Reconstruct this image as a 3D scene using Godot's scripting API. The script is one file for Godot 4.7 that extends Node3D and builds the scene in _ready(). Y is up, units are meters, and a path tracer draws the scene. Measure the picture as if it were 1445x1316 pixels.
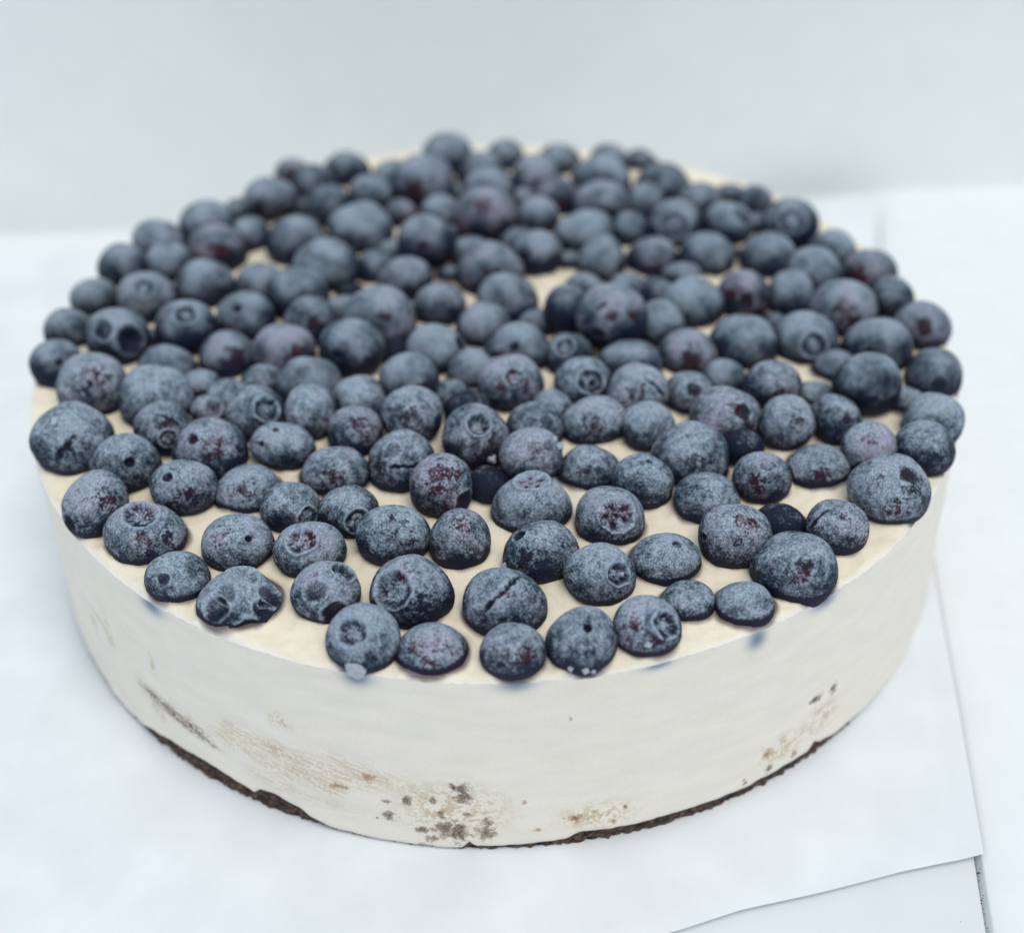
extends Node3D
# A frozen blueberry cheesecake on white baking paper. Lengths in the tables below are millimetres.

const MM := 0.001
const CAKE_R := 115.0
const CAKE_H := 50.8
const FROST := Vector3(0.41, 0.53, 0.645)
const NAVY := Vector3(0.009, 0.019, 0.045)
const WINE := Vector3(0.048, 0.011, 0.024)

var grain := FastNoiseLite.new()
var lumps := FastNoiseLite.new()
var spheres := {}
var skins: Array[StandardMaterial3D] = []
var ice_mat: StandardMaterial3D
var placed: Array = []            # centre, half sizes and turn of each berry, for the cream round it
var count := 0


func _ready() -> void:
	# camera
	var cam := Camera3D.new()
	cam.name = "camera"
	cam.near = 0.01
	cam.far = 20.0
	cam.position = Vector3(0.0040, 0.2686, 0.3217)
	cam.basis = Basis.from_euler(Vector3(-0.6702, 0, 0)) * Basis(Vector3(0, 0, 1), -0.0165)
	var lens := CameraAttributesPhysical.new()
	lens.frustum_focal_length = 39.2
	lens.frustum_focus_distance = 0.318
	lens.exposure_aperture = 4.8
	cam.attributes = lens
	add_child(cam)
	# sky, exposure
	var sky_mat := ProceduralSkyMaterial.new()
	sky_mat.sky_top_color = Color(0.90, 0.95, 1.0)
	sky_mat.sky_horizon_color = Color(0.72, 0.78, 0.84)
	sky_mat.sky_curve = 0.5
	sky_mat.ground_bottom_color = Color(0.62, 0.64, 0.66)
	sky_mat.ground_horizon_color = Color(0.78, 0.81, 0.84)
	sky_mat.energy_multiplier = 1.15
	var sky := Sky.new()
	sky.sky_material = sky_mat
	var env := Environment.new()
	env.background_mode = Environment.BG_SKY
	env.sky = sky
	env.tonemap_mode = Environment.TONE_MAPPER_LINEAR
	env.tonemap_exposure = 0.775
	env.sdfgi_enabled = true
	env.ssao_enabled = true
	env.ssil_enabled = true
	var we := WorldEnvironment.new()
	we.name = "world_environment"
	we.environment = env
	add_child(we)
	# sun, veiled by cloud
	var sun := DirectionalLight3D.new()
	sun.name = "sun"
	sun.light_energy = 0.6
	sun.light_color = Color(1.0, 0.98, 0.95)
	sun.light_angular_distance = 30.0
	sun.shadow_enabled = true
	sun.rotation_degrees = Vector3(-68, 30, 0)
	add_child(sun)

	grain.seed = 11
	grain.noise_type = FastNoiseLite.TYPE_SIMPLEX_SMOOTH
	grain.frequency = 1.0
	grain.fractal_type = FastNoiseLite.FRACTAL_NONE
	lumps.seed = 5
	lumps.noise_type = FastNoiseLite.TYPE_SIMPLEX_SMOOTH
	lumps.frequency = 1.0
	lumps.fractal_type = FastNoiseLite.FRACTAL_NONE

	setting()
	baking_paper()
	make_skins()
	berries()
	cake()
	print("berries ", count)


# ---------------------------------------------------------------- helpers

func rough_mat(c: Color, rough := 0.7) -> StandardMaterial3D:
	var m := StandardMaterial3D.new()
	m.albedo_color = c.linear_to_srgb()
	m.roughness = rough
	return m


func noise_tex(size: int, freq: float, lo: float, hi: float, octaves := 3, seed_ := 1) -> NoiseTexture2D:
	var n := FastNoiseLite.new()
	n.seed = seed_
	n.noise_type = FastNoiseLite.TYPE_SIMPLEX_SMOOTH
	n.frequency = freq
	n.fractal_octaves = octaves
	var t := NoiseTexture2D.new()
	t.width = size
	t.height = size
	t.seamless = true
	t.noise = n
	var g := Gradient.new()
	g.set_color(0, Color(lo, lo, lo))
	g.set_color(1, Color(hi, hi, hi))
	t.color_ramp = g
	return t


func mesh_of(v: PackedVector3Array, n: PackedVector3Array, c: PackedColorArray, idx: PackedInt32Array, uv := PackedVector2Array()) -> ArrayMesh:
	var a := []
	a.resize(Mesh.ARRAY_MAX)
	a[Mesh.ARRAY_VERTEX] = v
	a[Mesh.ARRAY_NORMAL] = n
	if c.size():
		a[Mesh.ARRAY_COLOR] = c
	if uv.size():
		a[Mesh.ARRAY_TEX_UV] = uv
	a[Mesh.ARRAY_INDEX] = idx
	var m := ArrayMesh.new()
	m.add_surface_from_arrays(Mesh.PRIMITIVE_TRIANGLES, a)
	return m


func normals_of(v: PackedVector3Array, idx: PackedInt32Array) -> PackedVector3Array:
	var n := PackedVector3Array()
	n.resize(v.size())
	for t in range(0, idx.size(), 3):
		var a := idx[t]
		var b := idx[t + 1]
		var c := idx[t + 2]
		var f := (v[c] - v[a]).cross(v[b] - v[a])
		n[a] += f
		n[b] += f
		n[c] += f
	for i in n.size():
		n[i] = n[i].normalized()
	return n


func put(called: String, mesh: Mesh, mat: Material, parent: Node = self) -> MeshInstance3D:
	var o := MeshInstance3D.new()
	o.name = called
	o.mesh = mesh
	o.material_override = mat
	o.cast_shadow = GeometryInstance3D.SHADOW_CASTING_SETTING_ON
	parent.add_child(o, true)
	return o


func tag(o: Node, label: String, category: String, group := "") -> void:
	o.set_meta("label", label)
	o.set_meta("category", category)
	if group:
		o.set_meta("group", group)


func sheet(nu: int, nv: int, at: Callable) -> ArrayMesh:   # a grid of points; front faces towards +y for u along x and v along -z
	var v := PackedVector3Array()
	var idx := PackedInt32Array()
	for j in nv + 1:
		for i in nu + 1:
			v.append(at.call(float(i) / nu, float(j) / nv))
	for j in nv:
		for i in nu:
			var a := j * (nu + 1) + i
			var b := a + nu + 1
			idx.append_array(PackedInt32Array([a, b, a + 1, a + 1, b, b + 1]))
	return mesh_of(v, normals_of(v, idx), PackedColorArray(), idx)


# ---------------------------------------------------------------- setting

func ledge_x(z: float) -> float:      # foot of the raised ledge on the right
	return 0.1005 + (0.138 - z) * 0.116


func setting() -> void:
	var paint := rough_mat(Color(0.83, 0.875, 0.91), 0.6)
	paint.uv1_triplanar = true
	paint.uv1_scale = Vector3(9, 9, 9)
	paint.albedo_texture = noise_tex(512, 0.012, 0.975, 1.0, 4, 3)
	# table top: ends 1 mm before the ledge, which leaves the dark joint
	var st := SurfaceTool.new()
	st.begin(Mesh.PRIMITIVE_TRIANGLES)
	var zf := 0.9
	var zb := -0.30
	var y1 := -0.0012
	var gap := 0.0011
	quad(st, Vector3(-1.0, y1, zf), Vector3(-1.0, y1, zb), Vector3(ledge_x(zb) - gap, y1, zb), Vector3(ledge_x(zf) - gap, y1, zf))
	quad(st, Vector3(ledge_x(zf) - gap, y1, zf), Vector3(ledge_x(zb) - gap, y1, zb), Vector3(ledge_x(zb) - gap, -0.03, zb), Vector3(ledge_x(zf) - gap, -0.03, zf))
	quad(st, Vector3(-1.0, -0.03, zf), Vector3(-1.0, y1, zf), Vector3(ledge_x(zf) - gap, y1, zf), Vector3(ledge_x(zf) - gap, -0.03, zf))
	st.generate_normals()
	put("table_top", st.commit(), paint).set_meta("kind", "structure")
	# raised ledge with a rounded edge
	var prof := [Vector2(0, -30), Vector2(0, -0.3), Vector2(0.5, 0.30), Vector2(2.4, 0.9), Vector2(5.6, 1.6), Vector2(10.0, 2.0), Vector2(600, 2.1)]
	var at := func(u: float, w: float) -> Vector3:
		var k := mini(int(round(u * 6.0)), 6)
		var z := lerpf(zf, zb, w)
		return Vector3(ledge_x(z) + prof[k].x * MM, prof[k].y * MM, z)
	put("window_ledge", sheet(6, 40, at), paint).set_meta("kind", "structure")
	# wall close behind the cake, slightly turned
	var plaster := rough_mat(Color(0.885, 0.925, 0.925), 0.8)
	plaster.uv1_triplanar = true
	plaster.uv1_scale = Vector3(6, 6, 6)
	plaster.albedo_texture = noise_tex(512, 0.012, 0.985, 1.0, 4, 8)
	plaster.heightmap_enabled = true
	plaster.heightmap_scale = 0.01
	plaster.heightmap_texture = noise_tex(512, 0.03, 0.0, 1.0, 4, 9)
	var bm := BoxMesh.new()
	bm.size = Vector3(1.6, 0.24, 0.05)
	var wall := put("back_wall", bm, plaster)
	wall.set_meta("kind", "structure")
	wall.rotation.y = 0.0525
	wall.position = Vector3(0.0, 0.09, -0.1645 - 0.025)
	# grime in the joint between table and ledge
	var rng := RandomNumberGenerator.new()
	rng.seed = 21
	st = SurfaceTool.new()
	st.begin(Mesh.PRIMITIVE_TRIANGLES)
	for i in 80:
		var z := 0.1215 + rng.randf() * 0.05
		var s := 0.0001 + 0.00032 * pow(rng.randf(), 3.0)
		var p := Vector3(ledge_x(z) - gap * rng.randf_range(0.1, 1.15), y1 - 0.0002, z)
		if i % 20 == 0:
			p = Vector3(ledge_x(z) + rng.randf_range(-0.008, -0.001), y1 + 0.0001, z)
		elif i % 27 == 0:
			p = Vector3(ledge_x(z) + rng.randf_range(0.0058, 0.009), 0.0015, z)
			s *= 0.6
		lump(st, p, s, s * 0.7, rng)
	st.generate_normals()
	var grime := put("grime", st.commit(), rough_mat(Color(0.035, 0.03, 0.025), 0.9))
	grime.set_meta("kind", "stuff")
	tag(grime, "dark crumbs of grime in the joint beside the raised ledge", "grime")


func quad(st: SurfaceTool, a: Vector3, b: Vector3, c: Vector3, d: Vector3) -> void:
	for p in [a, b, c, a, c, d]:
		st.add_vertex(p)


func lump(st: SurfaceTool, p: Vector3, r: float, h: float, rng: RandomNumberGenerator) -> void:   # a small uneven pyramid-like crumb
	var turn := rng.randf() * TAU
	var top := p + Vector3(rng.randf_range(-0.3, 0.3) * r, h, rng.randf_range(-0.3, 0.3) * r)
	var ring: Array[Vector3] = []
	for k in 5:
		ring.append(p + Vector3(cos(turn + k * TAU / 5), 0, sin(turn + k * TAU / 5)) * r * rng.randf_range(0.6, 1.3))
	for k in 5:
		st.add_vertex(ring[k])
		st.add_vertex(ring[(k + 1) % 5])
		st.add_vertex(top)


func baking_paper() -> void:
	var edge := Curve.new()      # front edge: z in mm over x in mm
	edge.min_domain = -400
	edge.max_domain = 400
	edge.min_value = 0
	edge.max_value = 400
	for p in [[-400, 330], [-120, 215], [-40, 172], [0, 150], [20, 141.5], [37, 137], [50, 132.5], [66, 128.7], [85, 123.5], [101.6, 120.2], [400, 60]]:
		edge.add_point(Vector2(p[0], p[1]))
	for i in edge.point_count:
		edge.set_point_left_mode(i, Curve.TANGENT_LINEAR)
		edge.set_point_right_mode(i, Curve.TANGENT_LINEAR)
	var at := func(u: float, w: float) -> Vector3:
		var back0 := -0.150
		var z := lerpf(0.1202, back0, w)
		var right := ledge_x(z) + 0.0005
		var px := lerpf(right, -0.45, pow(1.0 - u, 1.6))
		var front := edge.sample(px * 1000.0) * MM
		var back := -0.1475 - 0.046 * px - 0.05 * maxf(px, 0.0)
		z = lerpf(front, back, w)
		var d := (front - z)
		var y := 0.0
		y += 0.0005 * exp(-d / 0.006) * (0.75 + 0.35 * sin(px * 90.0)) * (1.0 - 0.75 * smoothstep(0.095, 0.1015, px))                    # the cut edge lifts a little
		y += 0.0006 * (lumps.get_noise_2d(px * 14.0, z * 14.0) + 0.6) * smoothstep(0.118, 0.14, Vector2(px, z).length())
		y += 0.007 * smoothstep(0.060, 0.130, px) * pow(smoothstep(0.028, 0.0, z - back), 1.4)     # the back corner stands up against the wall
		y += 0.0007 * smoothstep(-0.006, 0.0005, px - ledge_x(z))
		return Vector3(px, maxf(y, 0.0), z)
	var paper := rough_mat(Color(0.81, 0.86, 0.905), 0.6)
	paper.uv1_triplanar = true
	paper.uv1_scale = Vector3(7, 7, 7)
	paper.albedo_texture = noise_tex(512, 0.01, 0.95, 1.0, 5, 14)
	var o := put("baking_paper", sheet(150, 120, at), paper)
	tag(o, "white sheet of baking paper spread under the cake", "baking paper")


# ---------------------------------------------------------------- berries

func make_skins() -> void:
	var speck := noise_tex(512, 0.06, 0.62, 1.12, 3, 31)
	var relief := noise_tex(512, 0.07, 0.0, 1.0, 4, 32)
	for i in 9:
		var m := StandardMaterial3D.new()
		m.vertex_color_use_as_albedo = true
		m.roughness = 0.72
		m.metallic_specular = 0.35
		m.uv1_triplanar = true
		m.uv1_scale = Vector3(48, 48, 48)
		m.uv1_offset = Vector3(0.37 * i, 0.61 * i, 0.23 * i)
		m.albedo_texture = speck
		m.heightmap_enabled = true
		m.heightmap_texture = relief
		m.heightmap_scale = 0.02
		skins.append(m)
	ice_mat = rough_mat(Color(0.42, 0.45, 0.52), 0.4)
	ice_mat.subsurf_scatter_enabled = true
	ice_mat.subsurf_scatter_strength = 0.2


func sphere_grid(f: int) -> Array:     # geodesic sphere of frequency f: [directions, indices]
	if spheres.has(f):
		return spheres[f]
	var g := (1.0 + sqrt(5.0)) / 2.0
	var ico: Array[Vector3] = [Vector3(-1, g, 0), Vector3(1, g, 0), Vector3(-1, -g, 0), Vector3(1, -g, 0), Vector3(0, -1, g), Vector3(0, 1, g), Vector3(0, -1, -g), Vector3(0, 1, -g), Vector3(g, 0, -1), Vector3(g, 0, 1), Vector3(-g, 0, -1), Vector3(-g, 0, 1)]
	var faces := [[0, 11, 5], [0, 5, 1], [0, 1, 7], [0, 7, 10], [0, 10, 11], [1, 5, 9], [5, 11, 4], [11, 10, 2], [10, 7, 6], [7, 1, 8], [3, 9, 4], [3, 4, 2], [3, 2, 6], [3, 6, 8], [3, 8, 9], [4, 9, 5], [2, 4, 11], [6, 2, 10], [8, 6, 7], [9, 8, 1]]
	var known := {}
	var v := PackedVector3Array()
	var idx := PackedInt32Array()
	for fc in faces:
		var a: Vector3 = ico[fc[0]]
		var b: Vector3 = ico[fc[1]]
		var c: Vector3 = ico[fc[2]]
		var rows := []
		for i in f + 1:
			var row := PackedInt32Array()
			for j in f - i + 1:
				var p := a + (b - a) * (float(i) / f) + (c - a) * (float(j) / f)
				var key := Vector3i((p * 4096.0).round())
				if not known.has(key):
					known[key] = v.size()
					v.append(p.normalized())
				row.append(known[key])
			rows.append(row)
		for i in f:
			for j in f - i:
				idx.append_array(PackedInt32Array([rows[i][j], rows[i][j + 1], rows[i + 1][j]]))
				if j < f - i - 1:
					idx.append_array(PackedInt32Array([rows[i][j + 1], rows[i + 1][j + 1], rows[i + 1][j]]))
	spheres[f] = [v, idx]
	return spheres[f]


func berry(label: String, centre: Vector3, turn: Vector3, half: Vector3, far: int, tone: float, purple: float, marks: Array) -> void:
	var basis_ := Basis.from_euler(turn * PI / 180.0)
	var up := basis_.inverse() * Vector3.UP
	var rows := basis_.inverse()
	placed.append([centre, half, rows])
	var freq: int = [42, 28, 15][far]
	var grid := sphere_grid(freq)
	var dirs: PackedVector3Array = grid[0]
	var idx: PackedInt32Array = grid[1]
	var seed_ := Vector3(count * 37.1, count * 11.7, count * 5.3)
	var v := PackedVector3Array()
	v.resize(dirs.size())
	var col := PackedColorArray()
	col.resize(dirs.size())
	var rmean := (half.x + half.y + half.z) / 3.0
	var crown_dir := Vector3.ZERO
	var crown_cut := 2.0
	var prep := []
	var ices := []
	for m in marks:
		var d: Vector3 = (m[1] as Vector3).normalized()
		if m[0] == "crown":
			crown_dir = d
			crown_cut = cos(m[2] * 1.22)
		if m[0] == "ice":
			ices.append([d, m[2], m[3]])
			continue
		var row := [m[0], d]
		if m[0] == "crack":
			var e: Vector3 = (m[2] as Vector3).normalized()
			row.append(e)
			row.append(d.cross(e).normalized())
			row.append((d + e).normalized())
			row.append(d.angle_to(e) / 2.0)
		else:
			row.append_array(m.slice(2))
			var side := d.cross(Vector3(0.3, 0.9, 0.2)).normalized()
			row.append(side)
			row.append(d.cross(side))
		prep.append(row)
	var own := 0.10 * sin(count * 2.399)
	var base := 0.50 - 0.55 * (tone - 0.35)
	if tone > 0.7:
		base -= 0.32
	for i in dirs.size():
		var d := dirs[i]
		var p := d * half
		var q := p + seed_
		var n1 := grain.get_noise_3dv(q * 0.13)
		var n2 := grain.get_noise_3dv(q * 0.45)
		var n3 := 0.0
		var n4 := 0.0
		if far < 2:
			n3 = grain.get_noise_3dv(q * 1.15)
			n4 = grain.get_noise_3dv(q * 2.2)
		var push := 0.07 * lumps.get_noise_3dv(q * 0.085) + 0.010 * n1 + 0.006 * n2
		if far < 2:
			push += 0.0035 * n3 + 0.003 * n4
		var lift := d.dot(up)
		var frost := base - 0.35 + own + 0.66 * lift + 0.30 * n1 + 0.15 * n2  # frost cover, plus top light and underside shade painted in by facing
		var wine := purple * (0.45 + 0.9 * n1)
		for m in prep:
			var mark: String = m[0]
			if mark == "crack":
				var off: float = d.dot(m[3])
				var mid: Vector3 = m[4]
				var along := acos(clampf(mid.dot((d - m[3] * off).normalized()), -1, 1))
				if along < m[5] + 0.1:
					off += 0.05 * grain.get_noise_3dv(q * 0.7) + 0.02 * n3
					var fade := smoothstep(m[5] + 0.1, m[5] - 0.12, along)
					push -= 0.10 * fade * exp(-pow(off / 0.035, 2.0))
					push += 0.030 * fade * exp(-pow((absf(off) - 0.10) / 0.06, 2.0))
					frost -= 0.9 * fade * exp(-pow(off / 0.05, 2.0))
					frost += 0.22 * fade * exp(-pow((absf(off) - 0.11) / 0.05, 2.0))
				continue
			var c: float = d.dot(m[1])
			var a: float = m[2]
			if c < cos(minf(a * 1.9, 3.0)):
				continue
			var r := acos(clampf(c, -1, 1)) / a
			if mark == "crown":
				var deep: float = m[3]
				var phi := atan2(d.dot(m[6]), d.dot(m[5]))
				var wob := r + 0.10 * grain.get_noise_3dv(q * 0.35) + 0.05 * n2
				var inside := smoothstep(1.0, 0.66, wob)
				push += 0.085 * exp(-pow((wob - 1.06) / 0.14, 2.0))
				push -= deep * inside
				frost += 0.55 * exp(-pow((wob - 1.05) / 0.10, 2.0))
				if m[4] > 0.5:
					var star := 0.5 + 0.5 * cos(5.0 * phi + 0.8)
					push += inside * (0.09 * star * smoothstep(0.15, 0.6, r) - 0.05 * smoothstep(0.22, 0.08, r))
					frost = lerpf(frost, 0.70 - 0.75 * smoothstep(0.5, 0.05, star) * smoothstep(0.3, 0.6, r) - 0.5 * smoothstep(0.2, 0.1, r) - 0.3 * smoothstep(0.72, 0.95, r), inside)
					wine += 0.3 * inside
				else:
					push += inside * 0.03 * cos(5.0 * phi + 1.3) * smoothstep(0.2, 0.6, r)
					push -= 0.05 * smoothstep(0.24, 0.08, r)
					frost = lerpf(frost, 0.60 + 0.4 * n2 + 0.35 * n3, inside * 0.9)
					frost -= 0.36 * smoothstep(1.0, 0.85, wob) * smoothstep(0.55, 0.78, wob)  # shadow under the crown rim, painted as a dark band
					wine += 0.06 * inside
			elif mark == "pit":
				push -= float(m[3]) * smoothstep(1.0, 0.45, r)
				push += 0.012 * exp(-pow((r - 1.25) / 0.3, 2.0))
				frost -= 0.85 * smoothstep(1.05, 0.6, r)
			elif mark == "dent":
				var wob2 := r + 0.16 * grain.get_noise_3dv(q * 0.3) + 0.06 * n2
				var hollow := smoothstep(1.0, 0.35, wob2)
				push -= float(m[3]) * hollow
				push += minf(0.06, float(m[3]) * 0.26) * exp(-pow((wob2 - 1.06) / 0.14, 2.0))
				frost += 0.42 * exp(-pow((wob2 - 1.05) / 0.12, 2.0)) * minf(1.0, float(m[3]) * 6.0)
				frost -= float(m[4]) * (0.62 + 0.5 * n2 + 0.4 * n3) * smoothstep(0.95, 0.7, wob2)
			elif mark == "patch":
				var wob3 := r + 0.42 * grain.get_noise_3dv(q * 0.38) + 0.30 * n2 + 0.5 * n3 + 0.3 * n4
				var bare := smoothstep(1.0, 0.35, wob3)
				frost -= 0.36 * bare
				wine = lerpf(wine, float(m[3]), bare)
		p *= 1.0 + push
		var world := basis_ * p + centre
		# the skin is wet and dark where the cream holds it
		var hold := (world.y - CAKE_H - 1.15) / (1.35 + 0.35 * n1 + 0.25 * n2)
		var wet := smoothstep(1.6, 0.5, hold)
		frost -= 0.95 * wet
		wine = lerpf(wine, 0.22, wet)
		# frost in grains; its fade from top to underside also paints in shading
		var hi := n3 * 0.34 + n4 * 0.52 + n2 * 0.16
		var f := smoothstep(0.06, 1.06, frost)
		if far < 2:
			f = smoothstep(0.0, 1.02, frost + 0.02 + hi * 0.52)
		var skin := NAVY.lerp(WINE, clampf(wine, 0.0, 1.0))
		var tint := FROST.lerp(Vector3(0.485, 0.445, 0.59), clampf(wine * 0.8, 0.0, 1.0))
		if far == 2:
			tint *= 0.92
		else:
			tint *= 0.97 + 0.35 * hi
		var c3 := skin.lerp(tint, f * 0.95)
		v[i] = p * MM
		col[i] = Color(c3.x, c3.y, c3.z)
	# drop what lies deep in the cream
	var main := PackedInt32Array()
	var ring := PackedInt32Array()
	for t in range(0, idx.size(), 3):
		var y := INF
		var low := -INF
		for k in 3:
			low = maxf(low, (v[idx[t + k]].dot(up)) * 1000.0 + centre.y)
		if low < CAKE_H - 2.5:
			continue
		if crown_cut < 1.5 and dirs[idx[t]].dot(crown_dir) > crown_cut:
			ring.append_array(idx.slice(t, t + 3))
		else:
			main.append_array(idx.slice(t, t + 3))
	var both := main.duplicate()
	both.append_array(ring)
	var nor := normals_of(v, both)
	var mat := skins[count % skins.size()]
	count += 1
	var place := Transform3D(basis_, centre * MM)
	if ring.is_empty() and ices.is_empty():
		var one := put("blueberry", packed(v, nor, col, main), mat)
		one.transform = place
		tag(one, label, "blueberry", "frozen blueberries on the cheesecake")
		return
	var node := Node3D.new()
	node.name = "blueberry"
	add_child(node, true)
	node.transform = place
	tag(node, label, "blueberry", "frozen blueberries on the cheesecake")
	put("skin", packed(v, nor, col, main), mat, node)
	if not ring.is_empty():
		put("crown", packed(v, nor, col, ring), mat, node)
	for k in ices:
		var piece := put("ice_crystal", ice_chip(k[1] * rmean * 0.8, k[2], count * 7 + int(k[1] * 100)), ice_mat, node)
		var d: Vector3 = k[0]
		var x := d.cross(Vector3(0.2, 1, 0.1)).normalized()
		piece.transform = Transform3D(Basis(x, d, x.cross(d)), d * half * (1.0 + 0.02) * MM)


func packed(v: PackedVector3Array, n: PackedVector3Array, c: PackedColorArray, idx: PackedInt32Array) -> ArrayMesh:   # keeps only the points in use
	var to := PackedInt32Array()
	to.resize(v.size())
	to.fill(-1)
	var v2 := PackedVector3Array()
	var n2 := PackedVector3Array()
	var c2 := PackedColorArray()
	var i2 := PackedInt32Array()
	i2.resize(idx.size())
	for t in idx.size():
		var k := idx[t]
		if to[k] < 0:
			to[k] = v2.size()
			v2.append(v[k])
			n2.append(n[k])
			c2.append(c[k])
		i2[t] = to[k]
	return mesh_of(v2, n2, c2, i2)


func ice_chip(r: float, flat: float, seed_: int) -> ArrayMesh:
	var grid := sphere_grid(6)
	var dirs: PackedVector3Array = grid[0]
	var v := PackedVector3Array()
	for d in dirs:
		var w := d + Vector3(seed_, seed_ * 0.7, 0)
		var k := 1.0 + 0.45 * grain.get_noise_3dv(w * 0.9) + 0.22 * grain.get_noise_3dv(w * 2.4)
		v.append(Vector3(d.x, d.y * flat, d.z) * r * k * MM)
	var idx: PackedInt32Array = grid[1]
	return mesh_of(v, normals_of(v, idx), PackedColorArray(), idx)


# ---------------------------------------------------------------- cake

func cake() -> void:
	var root := Node3D.new()
	root.name = "cheesecake"
	add_child(root)
	tag(root, "round white cheesecake on a dark crumb base under frozen blueberries", "cake")
	cream_top(root)
	cream_side(root)
	crust(root)
	crumbs(root)


func rim(deg_: float) -> float:       # the outline is not a perfect circle
	var deg := wrapf(deg_, -180.0, 180.0)
	return CAKE_R + 0.25 * lumps.get_noise_1d(deg * 0.05) + 0.10 * lumps.get_noise_1d(deg * 0.3)


func rim_y(deg_: float) -> float:
	var deg := wrapf(deg_, -180.0, 180.0)
	return CAKE_H + 0.30 * lumps.get_noise_1d(deg * 0.06 + 50.0) + 0.16 * lumps.get_noise_1d(deg * 0.7 + 9.0) + 0.10 * lumps.get_noise_1d(deg * 2.1)


func cream_top(root: Node3D) -> void:
	# where each berry meets the cream, sorted into 10 mm cells
	var cells := {}
	for b in placed:
		var c: Vector3 = b[0]
		for gx in range(int(floor((c.x - 14) / 10)), int(floor((c.x + 14) / 10)) + 1):
			for gz in range(int(floor((c.z - 14) / 10)), int(floor((c.z + 14) / 10)) + 1):
				var key := Vector2i(gx, gz)
				if not cells.has(key):
					cells[key] = []
				cells[key].append(b)
	var seg := 1200          # finer at the front, where the camera is
	var rings := 190
	var v := PackedVector3Array()
	var col := PackedColorArray()
	var idx := PackedInt32Array()
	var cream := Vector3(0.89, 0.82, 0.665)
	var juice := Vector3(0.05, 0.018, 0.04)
	for j in rings + 1:
		var t := 1.0 - j * 0.45 / CAKE_R if j < 130 else (1.0 - 130 * 0.45 / CAKE_R) * float(rings - j) / (rings - 130)
		for i in seg:
			var deg := -100.0 + 0.2 * i if i < 1000 else 100.0 + 0.8 * (i - 1000)
			var a := deg_to_rad(deg)
			var r := t * rim(deg)
			var x := sin(a) * r
			var z := cos(a) * r
			var y := CAKE_H + 0.55 * lumps.get_noise_2d(x * 0.07, z * 0.07) + 0.30 * lumps.get_noise_2d(x * 0.22, z * 0.22) + 0.06 * grain.get_noise_2d(x * 0.9, z * 0.9) + 0.03 * grain.get_noise_2d(x * 2.2, z * 2.2)
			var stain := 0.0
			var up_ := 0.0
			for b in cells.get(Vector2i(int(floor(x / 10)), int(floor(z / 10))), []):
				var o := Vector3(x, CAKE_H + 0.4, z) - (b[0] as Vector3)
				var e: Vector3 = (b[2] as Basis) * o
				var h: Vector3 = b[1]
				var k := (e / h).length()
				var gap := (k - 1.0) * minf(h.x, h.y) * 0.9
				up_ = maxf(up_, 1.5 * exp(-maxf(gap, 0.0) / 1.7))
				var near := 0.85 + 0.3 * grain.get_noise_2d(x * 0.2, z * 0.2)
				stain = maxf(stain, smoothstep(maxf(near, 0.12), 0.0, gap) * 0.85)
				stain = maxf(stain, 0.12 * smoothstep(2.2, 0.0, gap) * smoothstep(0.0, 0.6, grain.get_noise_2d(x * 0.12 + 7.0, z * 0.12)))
			y += up_
			var lip := smoothstep(1.2, 0.0, (1.0 - t) * CAKE_R)
			y = lerpf(y, rim_y(deg) + up_ * 0.3 * (1.0 - smoothstep(0.5, 1.0, lip)), lip)
			if j == 0:
				y -= 0.10
			v.append(Vector3(x, y, z) * MM)
			var tone := cream * (1.0 + 0.03 * lumps.get_noise_2d(x * 0.15 + 30.0, z * 0.15) + 0.02 * grain.get_noise_2d(x * 1.1, z * 1.1))
			tone = tone.lerp(Vector3(0.84, 0.82, 0.78), 0.9 * lip)
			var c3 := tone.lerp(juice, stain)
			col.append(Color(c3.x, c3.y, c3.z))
	for j in rings:
		for i in seg:
			var a := j * seg + i
			var b := j * seg + (i + 1) % seg
			idx.append_array(PackedInt32Array([a, b, a + seg, b, b + seg, a + seg]))
	var m := StandardMaterial3D.new()
	m.vertex_color_use_as_albedo = true
	m.roughness = 0.6
	m.metallic_specular = 0.3
	m.uv1_triplanar = true
	m.uv1_scale = Vector3(30, 30, 30)
	m.heightmap_enabled = true
	m.heightmap_scale = 0.008
	m.heightmap_texture = noise_tex(512, 0.06, 0.0, 1.0, 3, 41)
	put("cream_top", mesh_of(v, normals_of(v, idx), col, idx), m, root)


const LOWER := [[-180, 0.6], [-120, 1.0], [-75, 1.2], [-60, 2.4], [-55, 2.0], [-50, 1.0], [-47, 1.3], [-43, 3.6], [-40, 5.0], [-34, 5.6], [-30, 4.6], [-28, 3.4], [-27.2, 5.2], [-25.5, 5.8], [-22.6, 4.2], [-20, 1.8], [-17.7, 0.7], [-14, 0.3], [-5, 0.2], [-3.9, 0.5], [-3.2, 2.3], [-2.5, 1.0], [0, 0.9], [4, 1.1], [6.5, 1.4], [8.8, 3.6], [12, 3.2], [15, 2.9], [20, 2.8], [24, 2.5], [29, 2.3], [33, 2.4], [37, 2.5], [38.2, 4.2], [39.3, 2.8], [42, 1.6], [48, 0.6], [60, 0.3], [120, 0.8], [180, 0.6]]

func lower_edge(deg: float) -> float:
	for k in LOWER.size() - 1:
		if deg <= LOWER[k + 1][0]:
			var w: float = (deg - LOWER[k][0]) / (LOWER[k + 1][0] - LOWER[k][0])
			return lerpf(LOWER[k][1], LOWER[k + 1][1], w * w * (3.0 - 2.0 * w)) + 0.18 * lumps.get_noise_1d(deg * 0.55)
	return 0.6


const SIDE_W := 2000
const SIDE_H := 300
const SIDE_DEG := 84.0       # the image covers -84 to 84 degrees of the side

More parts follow.
